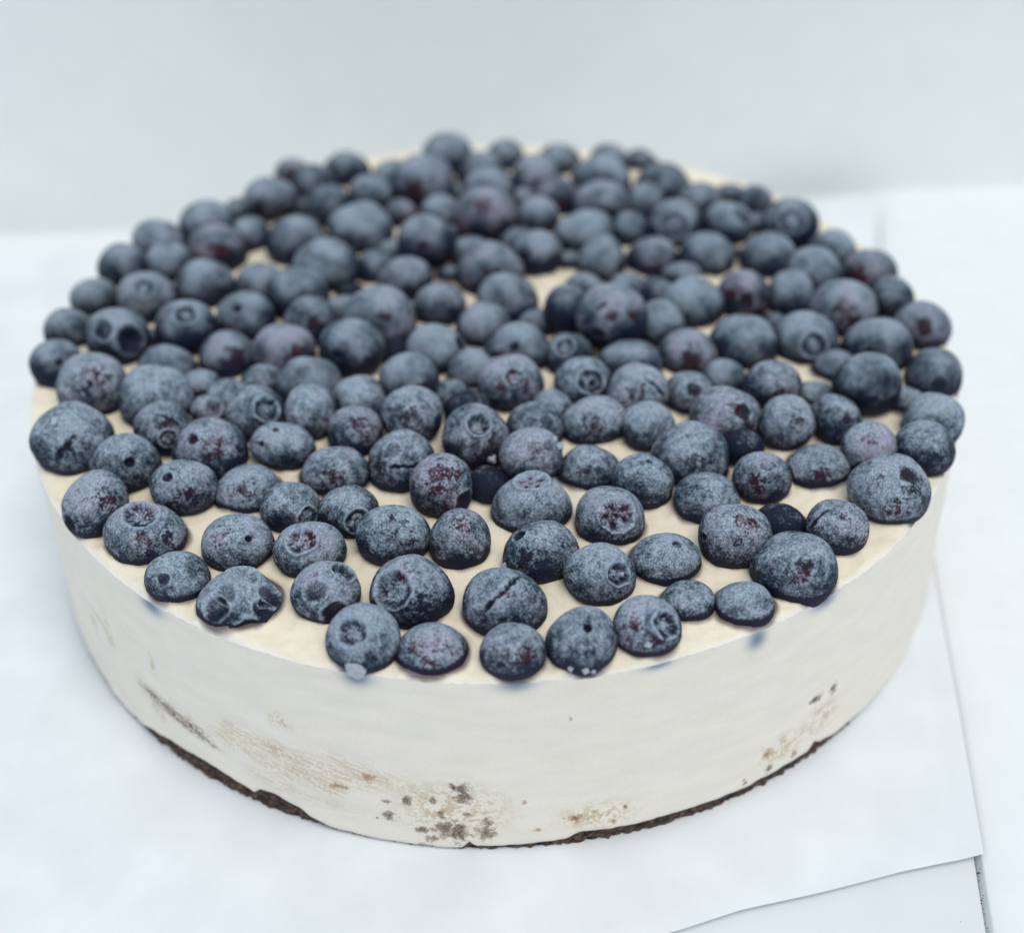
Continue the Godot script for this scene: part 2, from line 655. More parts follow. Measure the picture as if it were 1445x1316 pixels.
func side_image() -> Image:
	var img := Image.create(SIDE_W, SIDE_H, false, Image.FORMAT_RGB8)
	img.fill(Color(1, 1, 1))
	var px_mm := SIDE_W / (2.0 * deg_to_rad(SIDE_DEG) * CAKE_R)
	# faint drag marks and mottling all over
	for y in SIDE_H:
		for x in SIDE_W:
			var mx := x / px_mm
			var my := CAKE_H * (1.0 - float(y) / SIDE_H)
			var k := 1.0 - 0.022 * (0.5 + 0.5 * lumps.get_noise_2d(mx * 0.08, my * 0.25)) - 0.016 * (0.5 + 0.5 * grain.get_noise_2d(mx * 0.9, my * 0.9))
			img.set_pixel(x, y, Color(k, k, k * (1.0 - 0.01 * lumps.get_noise_2d(mx * 0.05 + 40.0, my * 0.1))))
	# berries showing through under the rim
	for s in [[-38.6, 49.6, 4.2, 3.2], [-13.8, 50.2, 4.2, 3.0], [2.0, 50.4, 4.6, 2.6], [16.3, 50.8, 4.2, 2.0], [27.5, 49.0, 3.0, 4.0], [36.6, 50.0, 4.6, 2.8]]:
		blot(img, s, Color(0.34, 0.45, 0.62), 0.72, 0)
	# crumb smears
	for s in [[-4.7, 12.9, 13.4, 10.0], [38.5, 12.3, 7.0, 5.2], [10.3, 9.1, 9.5, 4.6], [32.6, 10.9, 7.0, 5.0], [-23.1, 31.4, 3.1, 3.1], [-40.9, 29.5, 1.2, 3.4], [-50, 27, 2.0, 6.5], [-54, 24, 2.0, 5.0]]:
		blot(img, s, Color(0.74, 0.64, 0.50), 0.5, 1)
	for s in [[8.0, 9.2, 2.4, 1.3], [13.4, 10.2, 0.6, 0.9], [10.1, 10.4, 0.8, 0.7], [12.1, 6.3, 0.7, 0.7], [2.7, 15.6, 0.6, 0.7], [4.0, 6.5, 0.9, 0.7], [30.6, 11.1, 1.3, 1.5], [34.7, 6.3, 1.2, 1.5], [-13.6, 20.6, 1.4, 1.6], [-16.9, 16.0, 2.3, 0.9]]:
		blot(img, s, Color(0.64, 0.50, 0.38), 0.75, 2)
	for s in [[-3.7, 19.9, 1.9, 2.1], [-3.8, 17.1, 1.9, 2.1], [-4.2, 6.4, 1.8, 3.4], [-8.1, 6.2, 1.8, 1.3], [-5.5, 6.9, 3.2, 3.1], [-1.5, 6.1, 2.5, 2.4], [-11.7, 9.4, 1.7, 1.8], [-9.6, 14.9, 1.5, 1.5], [-6.0, 12.2, 0.9, 1.7], [-7.2, 3.6, 1.5, 1.0], [-8.4, 0.9, 0.9, 1.6], [-1.3, 9.6, 1.2, 1.8], [-6.9, 15.9, 0.8, 1.1], [-11.9, 13.7, 0.9, 0.8], [-3.4, 12.3, 0.9, 1.0], [37.4, 19.6, 2.1, 1.2], [40.2, 19.2, 1.3, 1.6], [31.0, 5.6, 0.9, 1.5], [27.9, 4.7, 0.7, 0.6], [7.4, 39.5, 0.5, 0.6], [-4.8, 20.8, 0.6, 0.8]]:
		blot(img, s, Color(0.42, 0.35, 0.32), 0.75, 2)
	# streaks dragged along when the ring was lifted: from, to (degrees, mm), width, strength, tone
	for s in [[-44.4, 18.6, -32.0, 15.2, 1.7, 0.62, 0], [-45.6, 19.0, -34.5, 17.0, 2.6, 0.34, 1], [-45.6, 19.0, -38.5, 18.2, 0.9, 0.4, 0], [-42.8, 15.2, -40.0, 12.0, 1.6, 0.35, 1], [-40, 16.5, -31, 13.0, 0.8, 0.5, 0], [-32.2, 23.5, -21.6, 20.5, 2.4, 0.30, 1], [-26.7, 22.7, -10.6, 17.6, 3.0, 0.30, 1], [-23.5, 17.8, -15.5, 13.4, 2.4, 0.34, 1], [-53.4, 30.3, -48.2, 23.0, 1.0, 0.34, 1], [-19.7, 26.4, -4.7, 15.2, 2.6, 0.22, 1], [-34, 20.0, -20, 14.0, 2.2, 0.26, 1], [-30, 12, -14, 8.5, 2.0, 0.2, 1]]:
		streak(img, s)
	return img


func dab(img: Image, x: int, y: int, c: Color, k: float) -> void:
	if k > 0.003 and x >= 0 and y >= 0 and x < SIDE_W and y < SIDE_H:
		var o := img.get_pixel(x, y)
		img.set_pixel(x, y, o.lerp(o * c, clampf(k, 0.0, 1.0)))


func blot(img: Image, s: Array, c: Color, strength: float, ragged: int) -> void:
	var px_mm := SIDE_W / (2.0 * deg_to_rad(SIDE_DEG) * CAKE_R)
	var py_mm := SIDE_H / CAKE_H
	var cx: float = (s[0] + SIDE_DEG) / (2.0 * SIDE_DEG) * SIDE_W
	var cy: float = SIDE_H * (1.0 - s[1] / CAKE_H)
	var rx: float = s[2] * px_mm * 1.5
	var ry: float = s[3] * py_mm * 1.5
	for y in range(int(cy - ry), int(cy + ry) + 1):
		for x in range(int(cx - rx), int(cx + rx) + 1):
			var r := Vector2((x - cx) / rx, (y - cy) / ry).length() * 1.5
			var mx := x / px_mm
			var my := y / py_mm
			var k := 0.0
			if ragged == 0:
				k = exp(-r * r * 2.0)
			elif ragged == 1:
				k = smoothstep(1.3, 0.1, r) * smoothstep(0.05, 0.7, 0.3 + 0.5 * grain.get_noise_2d(mx * 0.25, my * 0.33) + 0.45 * grain.get_noise_2d(mx * 0.9, my * 0.9))
			else:
				k = smoothstep(1.25, 0.3, r + 0.45 * grain.get_noise_2d(mx * 0.5 + 3.0, my * 0.5) + 0.3 * grain.get_noise_2d(mx * 1.3, my * 1.3)) * (0.75 + 0.4 * grain.get_noise_2d(mx * 1.9, my * 1.9))
			dab(img, x, y, c, k * strength)


func streak(img: Image, s: Array) -> void:
	var px_mm := SIDE_W / (2.0 * deg_to_rad(SIDE_DEG) * CAKE_R)
	var py_mm := SIDE_H / CAKE_H
	var a := Vector2((s[0] + SIDE_DEG) / (2.0 * SIDE_DEG) * SIDE_W / px_mm, CAKE_H - s[1])
	var b := Vector2((s[2] + SIDE_DEG) / (2.0 * SIDE_DEG) * SIDE_W / px_mm, CAKE_H - s[3])
	var w: float = s[4]
	var lo := a.min(b) - Vector2(w, w) * 2.0
	var hi := a.max(b) + Vector2(w, w) * 2.0
	var along := (b - a).normalized()
	var length := (b - a).length()
	var tone := Color(0.40, 0.35, 0.37) if s[6] == 0 else Color(0.70, 0.59, 0.46)
	for y in range(int(lo.y * py_mm), int(hi.y * py_mm) + 1):
		for x in range(int(lo.x * px_mm), int(hi.x * px_mm) + 1):
			var p := Vector2(x / px_mm, y / py_mm) - a
			var t := p.dot(along)
			var o := p.dot(along.orthogonal())
			var k := smoothstep(0.0, 0.2, t / length) * smoothstep(1.0, 0.75, t / length) * exp(-pow(o / w, 2.0))
			k *= smoothstep(-0.15, 0.75, 0.35 + 0.6 * grain.get_noise_2d(t * 0.16 + s[0], o * 0.9) + 0.6 * grain.get_noise_2d(t * 0.8, o * 1.1 + s[1]))
			dab(img, x, y, tone, k * s[5])


func cream_side(root: Node3D) -> void:
	var seg := 900
	var rows := 44
	var v := PackedVector3Array()
	var uv := PackedVector2Array()
	var idx := PackedInt32Array()
	for j in rows + 1:
		for i in seg + 1:
			var deg := -180.0 + 360.0 * i / seg
			var a := deg_to_rad(deg)
			var low := lower_edge(deg)
			var top := rim_y(deg) - 0.12
			var t := float(j) / rows
			t = t + 0.35 * t * (1.0 - t) * (t - 0.0)      # a little closer together at the foot
			var y := lerpf(top, low, t)
			var r := rim(deg) + 1.2 * pow(1.0 - y / CAKE_H, 1.5) * maxf(0.0, cos(a - 0.3)) + 0.16 * lumps.get_noise_2d(deg * 0.09, y * 0.12) + 0.03 * grain.get_noise_2d(deg * 1.6, y * 0.9)
			var foot := y - low
			if foot < 1.5:
				r -= 0.9 * pow(1.0 - foot / 1.5, 2.0)           # rolls in under the edge
			if j == 0:
				r = rim(deg)
			v.append(Vector3(sin(a) * r, y, cos(a) * r) * MM)
			uv.append(Vector2((deg + SIDE_DEG) / (2.0 * SIDE_DEG), 1.0 - y / CAKE_H))
	# a last row turned inwards closes the foot
	for i in seg + 1:
		var p := v[rows * (seg + 1) + i]
		v.append(Vector3(p.x * 0.975, p.y, p.z * 0.975))
		uv.append(uv[rows * (seg + 1) + i])
	for j in rows + 1:
		for i in seg:
			var a := j * (seg + 1) + i
			var b := a + seg + 1
			idx.append_array(PackedInt32Array([a, a + 1, b, a + 1, b + 1, b]))
	var m := rough_mat(Color(0.90, 0.845, 0.745), 0.5)
	m.metallic_specular = 0.3
	m.albedo_texture = ImageTexture.create_from_image(side_image())
	m.texture_repeat = false
	put("cream_side", mesh_of(v, normals_of(v, idx), PackedColorArray(), idx, uv), m, root)


func crust(root: Node3D) -> void:
	var seg := 1100
	var rows := 22
	var v := PackedVector3Array()
	var col := PackedColorArray()
	var idx := PackedInt32Array()
	for j in rows + 1:
		for i in seg:
			var a := TAU * i / seg
			var y := 8.0 * (1.0 - float(j) / rows) + 0.05
			var q := Vector3(sin(a) * CAKE_R, y, cos(a) * CAKE_R)
			var n := grain.get_noise_3dv(q * 0.45)
			var n2 := grain.get_noise_3dv(q * 1.2)
			var n3 := grain.get_noise_3dv(q * 2.3)
			var r := CAKE_R - 1.0 + 1.2 * maxf(0.0, cos(a - 0.3)) + 0.5 * n + 0.35 * n2 + 0.15 * n3
			v.append(Vector3(sin(a) * r, y, cos(a) * r) * MM)
			var c := Vector3(0.055, 0.036, 0.028).lerp(Vector3(0.20, 0.125, 0.085), smoothstep(0.1, 0.75, n2 + 0.3 * n3))
			c = c.lerp(Vector3(0.012, 0.009, 0.010), smoothstep(0.1, 0.6, -n))
			col.append(Color(c.x, c.y, c.z))
	for j in rows:
		for i in seg:
			var a := j * seg + i
			var b := j * seg + (i + 1) % seg
			idx.append_array(PackedInt32Array([a, b, a + seg, b, b + seg, a + seg]))
	var m := StandardMaterial3D.new()
	m.vertex_color_use_as_albedo = true
	m.roughness = 0.85
	put("crumb_base", mesh_of(v, normals_of(v, idx), col, idx), m, root)


func crumbs(root: Node3D) -> void:      # bits of the base pressed into the side
	var m := rough_mat(Color(0.23, 0.18, 0.155), 0.85)
	var n := 0
	for s in [[-3.9, 20.1, 0.75], [-3.6, 17.6, 0.6], [-4.4, 7.2, 0.9], [-8.2, 6.3, 0.6], [-5.6, 7.6, 0.8], [-1.3, 6.4, 0.7], [-11.6, 9.5, 0.65], [-9.7, 14.8, 0.6], [-6.1, 12.4, 0.45], [-4.0, 5.0, 0.6], [37.3, 19.7, 0.6], [40.1, 19.3, 0.45], [31.0, 5.6, 0.45], [8.0, 9.2, 0.5], [30.6, 11.1, 0.5], [-38.5, 17.0, 0.5], [-36.0, 16.4, 0.45], [7.4, 39.5, 0.3], [-13.0, 8.0, 0.3], [13.4, 10.2, 0.35]]:
		var a := deg_to_rad(s[0])
		var y: float = s[1]
		var r := rim(s[0]) + 1.2 * pow(1.0 - y / CAKE_H, 1.5) * maxf(0.0, cos(a - 0.3)) - 0.05
		var o := put("crumb", ice_chip(s[2] * 0.85, 0.4, 300 + n * 13), m, root)
		var out := Vector3(sin(a), 0, cos(a))
		o.transform = Transform3D(Basis(out.cross(Vector3.UP), out, Vector3.UP) * Basis(Vector3.UP, n * 1.3), Vector3(sin(a) * r, y, cos(a) * r) * MM)
		n += 1


# One line a berry: label, centre (mm), turn (degrees), half sizes (mm), fineness, tone (0 pale, 1 bare), purple, marks. Filler berries are additions that fill the dark gaps in the pile.
func berries() -> void:
	berry("smaller blueberry on the front rim beneath the cracked blueberry", Vector3(3.71, 53.63, 109.5), Vector3(-45.4, 0.1, -1), Vector3(6.7, 5.9, 6.3), 0, 0.45, 0.4, [["patch", Vector3(0.3, -0.1, 0.95), 0.4, 0.7], ["patch", Vector3(-0.3, -0.4, 0.87), 0.3, 0.3]])
	berry("pale broad blueberry blotched with purple on the front rim", Vector3(-12.6, 51.49, 107.44), Vector3(-45.3, 4.4, -9.1), Vector3(7.36, 6.47, 6.92), 0, 0.25, 0.6, [["patch", Vector3(-0.5, 0.1, 0.86), 0.35, 0.9], ["patch", Vector3(0.1, 0.35, 0.93), 0.3, 0.9], ["patch", Vector3(-0.1, -0.25, 0.96), 0.3, 0.8], ["patch", Vector3(0.55, 0.2, 0.81), 0.25, 0.6]])
	berry("round blueberry with one dark pinhole and ice crumbs below, on the front rim", Vector3(17.22, 54.29, 107.36), Vector3(-44.9, -3.5, 1.6), Vector3(7.1, 6.87, 6.99), 0, 0.3, 0.2, [["pit", Vector3(0.18, 0.38, 0.91), 0.15, 0.18], ["ice", Vector3(0.1, -0.8, 0.59), 0.13, 1], ["ice", Vector3(-0.3, -0.75, 0.59), 0.09, 1], ["ice", Vector3(0.3, -0.82, 0.49), 0.08, 1]])
	berry("pale frosted blueberry with a sunken crown and an ice flake on the cake's front edge", Vector3(-26.09, 54.39, 105.81), Vector3(-44.5, 7.9, -6.5), Vector3(7.35, 7.04, 7.19), 0, 0.3, 0.2, [["crown", Vector3(-0.32, 0.2, 0.93), 0.42, 0.2, 0], ["ice", Vector3(-0.2, -0.86, 0.47), 0.36, 0.45]])
	berry("pinkish pale blueberry with a dark oval crown, on the front right rim", Vector3(30.26, 54.16, 103.75), Vector3(-44.3, -6.9, -16.1), Vector3(7.09, 6.36, 6.73), 0, 0.25, 0.55, [["crown", Vector3(0.5, 0.32, 0.8), 0.42, 0.2, 0], ["patch", Vector3(-0.35, 0.1, 0.93), 0.3, 0.9], ["patch", Vector3(0.35, -0.2, 0.92), 0.25, 0.7], ["ice", Vector3(0.2, -0.45, 0.87), 0.12, 0.4]])
	berry("large blueberry with skin split by a long dark crack", Vector3(1.83, 53.79, 96.29), Vector3(-43.6, 0.6, -1.3), Vector3(8.74, 7.69, 8.22), 0, 0.35, 0.3, [["crack", Vector3(-0.45, -0.15, 0.88), Vector3(-0.02, 0.35, 0.94)], ["crack", Vector3(-0.02, 0.35, 0.94), Vector3(0.38, 0.78, 0.5)], ["patch", Vector3(0.05, 0.3, 0.95), 0.16, 0.8]])
	berry("low domed blueberry at the rim between frost-curl berry and the biggest rim berry", Vector3(51, 51.66, 95.87), Vector3(-43.2, -11.8, 12.2), Vector3(6.52, 5.73, 6.12), 0, 0.38, 0.3, [])
	berry("small round blueberry carrying a tiny white frost curl", Vector3(39.29, 52.19, 95.18), Vector3(-43.3, -8.9, 5.2), Vector3(5.91, 5.2, 5.56), 0, 0.4, 0.2, [["ice", Vector3(-0.15, -0.05, 0.99), 0.13, 0.5]])
	berry("large dark blueberry with a wide hollow crown on its left side", Vector3(-16.79, 54.92, 93.54), Vector3(-43, 5.2, -4.5), Vector3(8.63, 7.85, 8.24), 0, 0.55, 0.3, [["crown", Vector3(-0.5, 0.12, 0.86), 0.5, 0.2, 0], ["patch", Vector3(-0.15, 0.55, 0.82), 0.25, 0.8], ["patch", Vector3(0.2, -0.3, 0.93), 0.4, 0.2]])
	berry("lumpy blueberry with several dark dents, crown at upper right", Vector3(-34.77, 54.34, 92.28), Vector3(-42.6, 9.6, -7.5), Vector3(7.3, 6.84, 7.07), 0, 0.3, 0.4, [["dent", Vector3(-0.3, 0.05, 0.95), 0.36, 0.12, 0.7], ["crown", Vector3(0.5, 0.65, 0.57), 0.36, 0.18, 0], ["dent", Vector3(0.25, -0.6, 0.76), 0.4, 0.15, 0.6], ["patch", Vector3(-0.4, 0.55, 0.73), 0.2, 1]])
	berry("collapsed whitish blueberry with deep hollows between sharp frosted ridges", Vector3(-52.48, 51.21, 92.25), Vector3(-42.6, 13.8, -2.4), Vector3(8.72, 7.68, 8.2), 0, 0.12, 0.35, [["dent", Vector3(-0.6, 0.02, 0.8), 0.36, 0.22, 0.5], ["dent", Vector3(-0.34, 0.36, 0.87), 0.3, 0.18, 0.45], ["dent", Vector3(0.72, 0.16, 0.68), 0.36, 0.2, 0.5], ["dent", Vector3(0.5, -0.16, 0.85), 0.3, 0.16, 0.5], ["dent", Vector3(0.15, 0.84, 0.52), 0.42, 0.2, 0.35], ["dent", Vector3(0.1, -0.66, 0.74), 0.4, 0.12, 0.25]])
	berry("round blueberry whose ringed crown hole faces up and right", Vector3(21.93, 54.51, 88.48), Vector3(-42.5, -4.4, -8), Vector3(7.67, 6.75, 7.21), 0, 0.4, 0.2, [["crown", Vector3(0.5, 0.15, 0.85), 0.36, 0.2, 0], ["ice", Vector3(0.55, 0.15, 0.82), 0.07, 1]])
	berry("biggest blueberry on the front right rim, dark dimple in its middle", Vector3(62.52, 53.85, 87.11), Vector3(-41.6, -14, 3.4), Vector3(9.1, 8.01, 8.55), 0, 0.38, 0.3, [["patch", Vector3(0.22, 0.15, 0.96), 0.28, 0.4], ["patch", Vector3(0.15, -0.15, 0.98), 0.2, 0.8], ["dent", Vector3(0.2, 0.12, 0.97), 0.25, 0.06, 0.5]])
	berry("small speckled blueberry at the front left rim beside the collapsed one", Vector3(-66.26, 53.61, 86.35), Vector3(-41.2, 16.6, -12.1), Vector3(6.8, 5.98, 6.39), 0, 0.35, 0.15, [["dent", Vector3(-0.4, 0, 0.92), 0.24, 0.05, 0.7]])
	berry("frosty blueberry with a short dark slit on top, right of the ring-crowned berry", Vector3(35.8, 51.95, 82.3), Vector3(-41.9, -7.6, -0.9), Vector3(7.67, 6.75, 7.21), 0, 0.5, 0.2, [["dent", Vector3(0.3, 0.62, 0.72), 0.16, 0.1, 1]])
	berry("oblong tilted blueberry with clustered ice on its left end", Vector3(9.73, 54.45, 81.26), Vector3(-41.7, -1.4, 18), Vector3(8.28, 6.73, 7.5), 0, 0.45, 0.25, [["dent", Vector3(-0.35, 0.72, 0.6), 0.2, 0.12, 0.9], ["ice", Vector3(-0.95, -0.2, 0.24), 0.14, 1], ["ice", Vector3(-0.89, -0.39, 0.24), 0.12, 1], ["ice", Vector3(-0.93, 0, 0.37), 0.1, 1], ["patch", Vector3(-0.35, 0, 0.94), 0.3, 0.2]])
	berry("blueberry with a reddish hollow crown behind the lumpy dented one", Vector3(-39.04, 54.34, 79.3), Vector3(-41, 10.1, -7.6), Vector3(7.54, 6.63, 7.08), 0, 0.35, 0.45, [["crown", Vector3(-0.25, 0.35, 0.9), 0.42, 0.16, 0], ["patch", Vector3(0, 0.4, 0.92), 0.25, 1]])
	berry("tall round blueberry with wine-red bare patch at upper right", Vector3(51.09, 54.89, 77.47), Vector3(-40.7, -10.9, 6.2), Vector3(7.64, 7.4, 7.52), 0, 0.4, 0.5, [["patch", Vector3(0.25, 0.5, 0.83), 0.3, 1], ["patch", Vector3(0.5, 0.3, 0.81), 0.25, 1], ["patch", Vector3(0.1, -0.1, 0.99), 0.15, 0.3], ["pit", Vector3(-0.85, 0, 0.53), 0.12, 0.08]])
	berry("narrow upright blueberry, purple near its frosted tip", Vector3(-7.38, 54.24, 76.52), Vector3(-41.1, 2.7, -2.7), Vector3(6.48, 7.27, 6.88), 0, 0.45, 0.45, [["patch", Vector3(0.05, 0.5, 0.86), 0.35, 0.9]])
	berry("round blueberry with one small black hole behind the collapsed berry", Vector3(-54.89, 53.45, 76.18), Vector3(-40.4, 13.5, -9.8), Vector3(7.84, 6.9, 7.37), 0, 0.45, 0.35, [["pit", Vector3(0.28, 0.25, 0.93), 0.12, 0.2], ["patch", Vector3(-0.5, 0.3, 0.81), 0.3, 0.6]])
	berry("very frosty dome-shaped blueberry flecked with black", Vector3(-21.87, 54.8, 75.66), Vector3(-40.8, 6, -4.9), Vector3(8.07, 7.1, 7.59), 0, 0.3, 0.1, [["patch", Vector3(0.3, 0.4, 0.87), 0.14, 0.1], ["patch", Vector3(0.1, 0.1, 0.99), 0.12, 0.1], ["patch", Vector3(0.5, 0.15, 0.85), 0.12, 0.1], ["patch", Vector3(0, 0.55, 0.84), 0.12, 0.1], ["patch", Vector3(0.55, -0.1, 0.83), 0.12, 0.2]])
	berry("blueberry with a purple streak on top behind the biggest rim berry", Vector3(73.31, 54.1, 74.69), Vector3(-39.9, -15.7, -0.8), Vector3(6.67, 6.53, 6.6), 0, 0.45, 0.5, [["patch", Vector3(0.15, 0.45, 0.88), 0.22, 1], ["crack", Vector3(-0.75, -0.1, 0.65), Vector3(-0.35, 0.55, 0.76)]])
	berry("broad blueberry with a long ragged crown near the left rim", Vector3(-75.32, 52.76, 72.02), Vector3(-39.5, 17.6, -20.4), Vector3(8.98, 7.9, 8.44), 0, 0.4, 0.5, [["crown", Vector3(-0.25, 0.6, 0.76), 0.42, 0.14, 0], ["patch", Vector3(0.5, 0.15, 0.85), 0.3, 0.2], ["patch", Vector3(-0.05, -0.1, 0.99), 0.3, 0.8]])
	berry("bare dark blueberry tucked between the wine-patched and purple-streaked berries", Vector3(61.68, 51.58, 70.79), Vector3(-40.1, -12.9, 7.5), Vector3(6.28, 5.53, 5.91), 0, 0.85, 0.1, [])
	berry("blueberry with a star-shaped violet crown turned to the viewer", Vector3(25.08, 53.84, 69.74), Vector3(-40.3, -4.8, -2.8), Vector3(8.04, 7.08, 7.56), 0, 0.4, 0.5, [["crown", Vector3(0.18, 0.15, 0.97), 0.5, 0.14, 1], ["patch", Vector3(0.18, 0.15, 0.97), 0.4, 0.75]])
	berry("dark blueberry with round crown at its lower right, behind the black-flecked berry", Vector3(-31.95, 53.88, 66.52), Vector3(-39.8, 8, -6.1), Vector3(6.97, 6.18, 6.57), 0, 0.55, 0.2, [["crown", Vector3(0.3, -0.25, 0.92), 0.42, 0.14, 0]])
	berry("blueberry with a bluish crown low on its right side", Vector3(-44.8, 54.09, 64.55), Vector3(-39.3, 10.7, -7.8), Vector3(6.83, 6.21, 6.52), 0, 0.42, 0.2, [["crown", Vector3(0.55, -0.3, 0.78), 0.36, 0.12, 0]])
	berry("broad frosty blueberry with a star crown on its very top", Vector3(8.1, 52.82, 64.54), Vector3(-40, -0.9, -0.4), Vector3(8.81, 7.75, 8.28), 0, 0.35, 0.25, [["crown", Vector3(0, 0.82, 0.57), 0.42, 0.14, 1]])
	berry("dusty blue blueberry just behind the wine-patched blueberry", Vector3(46.87, 53.7, 64.22), Vector3(-39.5, -9.5, 5.1), Vector3(7.5, 6.6, 7.05), 0, 0.4, 0.1, [])
	berry("upright blueberry torn at its foot on the left rim", Vector3(-87.7, 54.8, 63.5), Vector3(-38, 19.6, -35.3), Vector3(6.84, 7.81, 7.33), 0, 0.3, 0.45, [["patch", Vector3(0.3, 0.3, 0.91), 0.4, 0.6], ["patch", Vector3(0, 0.1, 0.99), 0.3, 0.5], ["dent", Vector3(-0.55, -0.75, 0.37), 0.35, 0.15, 0.7]])
	berry("large pale blueberry speckled with dark bare spots on the right rim", Vector3(87.01, 55.15, 63.42), Vector3(-38.2, -17.8, 10.3), Vector3(9.12, 8.28, 8.7), 0, 0.15, 0.35, [["patch", Vector3(0.45, 0.5, 0.74), 0.3, 0.3], ["dent", Vector3(0.45, 0.45, 0.77), 0.3, 0.07, 0.9], ["patch", Vector3(0.6, 0.1, 0.79), 0.24, 0.3], ["patch", Vector3(0.4, 0.05, 0.92), 0.2, 0.2], ["patch", Vector3(-0.2, 0.35, 0.92), 0.15, 0.4], ["patch", Vector3(-0.45, -0.05, 0.89), 0.14, 0.4], ["patch", Vector3(0.1, -0.45, 0.89), 0.25, 0.9], ["patch", Vector3(-0.5, 0.75, 0.43), 0.14, 1], ["patch", Vector3(0.75, 0.35, 0.56), 0.2, 0.5]])
	berry("tall blueberry with a large bare purple-red skin patch", Vector3(-11.58, 56.33, 60.78), Vector3(-39.1, 3.4, -15.1), Vector3(7.03, 7.52, 7.27), 0, 0.3, 0.8, [["patch", Vector3(-0.35, 0.35, 0.87), 0.42, 1], ["patch", Vector3(0.4, 0.5, 0.77), 0.35, 1], ["patch", Vector3(0, 0, 1), 0.25, 1], ["patch", Vector3(0.1, 0.45, 0.89), 0.2, 1], ["dent", Vector3(0.8, -0.3, 0.52), 0.4, 0.12, 0.8]])
	berry("blueberry with a dark nick at upper left, behind the ragged-crowned berry", Vector3(-68.96, 55.72, 58.95), Vector3(-38, 15.5, -10.7), Vector3(7.4, 6.59, 6.99), 0, 0.42, 0.45, [["dent", Vector3(-0.45, 0.35, 0.82), 0.2, 0.12, 0.9], ["patch", Vector3(0.1, -0.2, 0.97), 0.35, 0.6]])
	berry("rounded frosty blueberry with tiny stem pit at its top", Vector3(33.05, 54.56, 58.48), Vector3(-38.9, -6.3, 3), Vector3(7.09, 6.78, 6.93), 0, 0.35, 0.15, [["pit", Vector3(0.2, 0.72, 0.66), 0.12, 0.12]])
	berry("blueberry with violet speckling and a folded top edge", Vector3(59.79, 54.08, 57.11), Vector3(-38.4, -11.9, 6.5), Vector3(6.62, 6.48, 6.55), 0, 0.4, 0.55, [["patch", Vector3(-0.1, -0.2, 0.97), 0.4, 0.7], ["dent", Vector3(0.2, 0.5, 0.84), 0.3, 0.08, 0.3]])
	berry("wide flat blueberry with a bumpy faintly purple face", Vector3(-55.21, 51.15, 56.39), Vector3(-38.7, 12.6, -2.9), Vector3(8, 7.04, 7.52), 0, 0.35, 0.35, [["patch", Vector3(-0.2, 0.2, 0.96), 0.35, 0.6]])
	berry("shaded dark blueberry sunk between the purple-bare and star-topped berries", Vector3(-1.61, 51.35, 55.87), Vector3(-39.3, 1.2, -1.7), Vector3(5.51, 5.55, 5.53), 0, 0.95, 0.2, [])
	berry("blunt-ended oblong blueberry lying on its side", Vector3(73.54, 51.15, 51.72), Vector3(-38, -14.4, 14), Vector3(7.41, 6.52, 6.97), 0, 0.45, 0.4, [["patch", Vector3(0, -0.2, 0.98), 0.4, 0.5], ["dent", Vector3(-0.9, 0, 0.44), 0.4, 0.1, 0.2]])
	berry("oblong blueberry lying left of the split-browed berry", Vector3(-36.16, 51.83, 51.35), Vector3(-38.4, 8.5, -6.2), Vector3(8.08, 7.11, 7.6), 0, 0.4, 0.4, [["patch", Vector3(0, 0, 1), 0.4, 0.5]])
	berry("dark flat-topped blueberry behind the violet-starred one", Vector3(21.3, 51.91, 51.28), Vector3(-38.6, -3.7, 6.3), Vector3(7.41, 6.52, 6.97), 0, 0.5, 0.3, [["patch", Vector3(-0.2, 0.1, 0.97), 0.25, 0.3]])
	berry("purplish blueberry with white ice stuck on its right shoulder", Vector3(8.42, 56.36, 50.09), Vector3(-38, -0.9, -0.4), Vector3(7.24, 6.73, 6.99), 1, 0.4, 0.55, [["dent", Vector3(0.55, 0.35, 0.76), 0.25, 0.08, 0.5], ["ice", Vector3(0.85, 0.3, 0.43), 0.15, 1], ["ice", Vector3(0.7, 0.55, 0.46), 0.1, 1], ["patch", Vector3(0.2, 0.2, 0.96), 0.4, 0.6]])
	berry("tall dull blueberry with a ragged split across its brow", Vector3(-20.88, 53.95, 49.78), Vector3(-38.2, 5.2, -4.2), Vector3(7.75, 8.24, 7.99), 0, 0.45, 0.2, [["crack", Vector3(-0.35, -0.05, 0.94), Vector3(0.5, 0, 0.87)], ["dent", Vector3(-0.3, 0.4, 0.87), 0.3, 0.06, 0.4], ["patch", Vector3(-0.6, 0, 0.8), 0.3, 0.3]])
	berry("round dark blueberry with a black hole in its centre near the left rim", Vector3(-83.52, 55, 49.71), Vector3(-36.8, 17.8, -11.9), Vector3(8.24, 7.25, 7.74), 0, 0.5, 0.2, [["pit", Vector3(0.08, 0.1, 0.99), 0.17, 0.2]])
	berry("large smooth dome blueberry behind the tiny-pitted one", Vector3(44.78, 54.39, 49.54), Vector3(-37.9, -8.5, 4.3), Vector3(9, 8.37, 8.69), 1, 0.45, 0.2, [["patch", Vector3(0.1, -0.1, 0.99), 0.3, 0.3]])
	berry("smooth blue blueberry at the right rim behind the dark-spotted pale one", Vector3(97.68, 55.4, 48.86), Vector3(-36.5, -18.9, -4.4), Vector3(6.93, 6.52, 6.72), 1, 0.4, 0.15, [])
	berry("lilac-frosted blueberry with a reddish top spot", Vector3(85.25, 55.26, 48.08), Vector3(-36.8, -16.5, 9.1), Vector3(6.59, 6.13, 6.36), 1, 0.3, 0.7, [["patch", Vector3(0, 0.35, 0.94), 0.35, 1]])
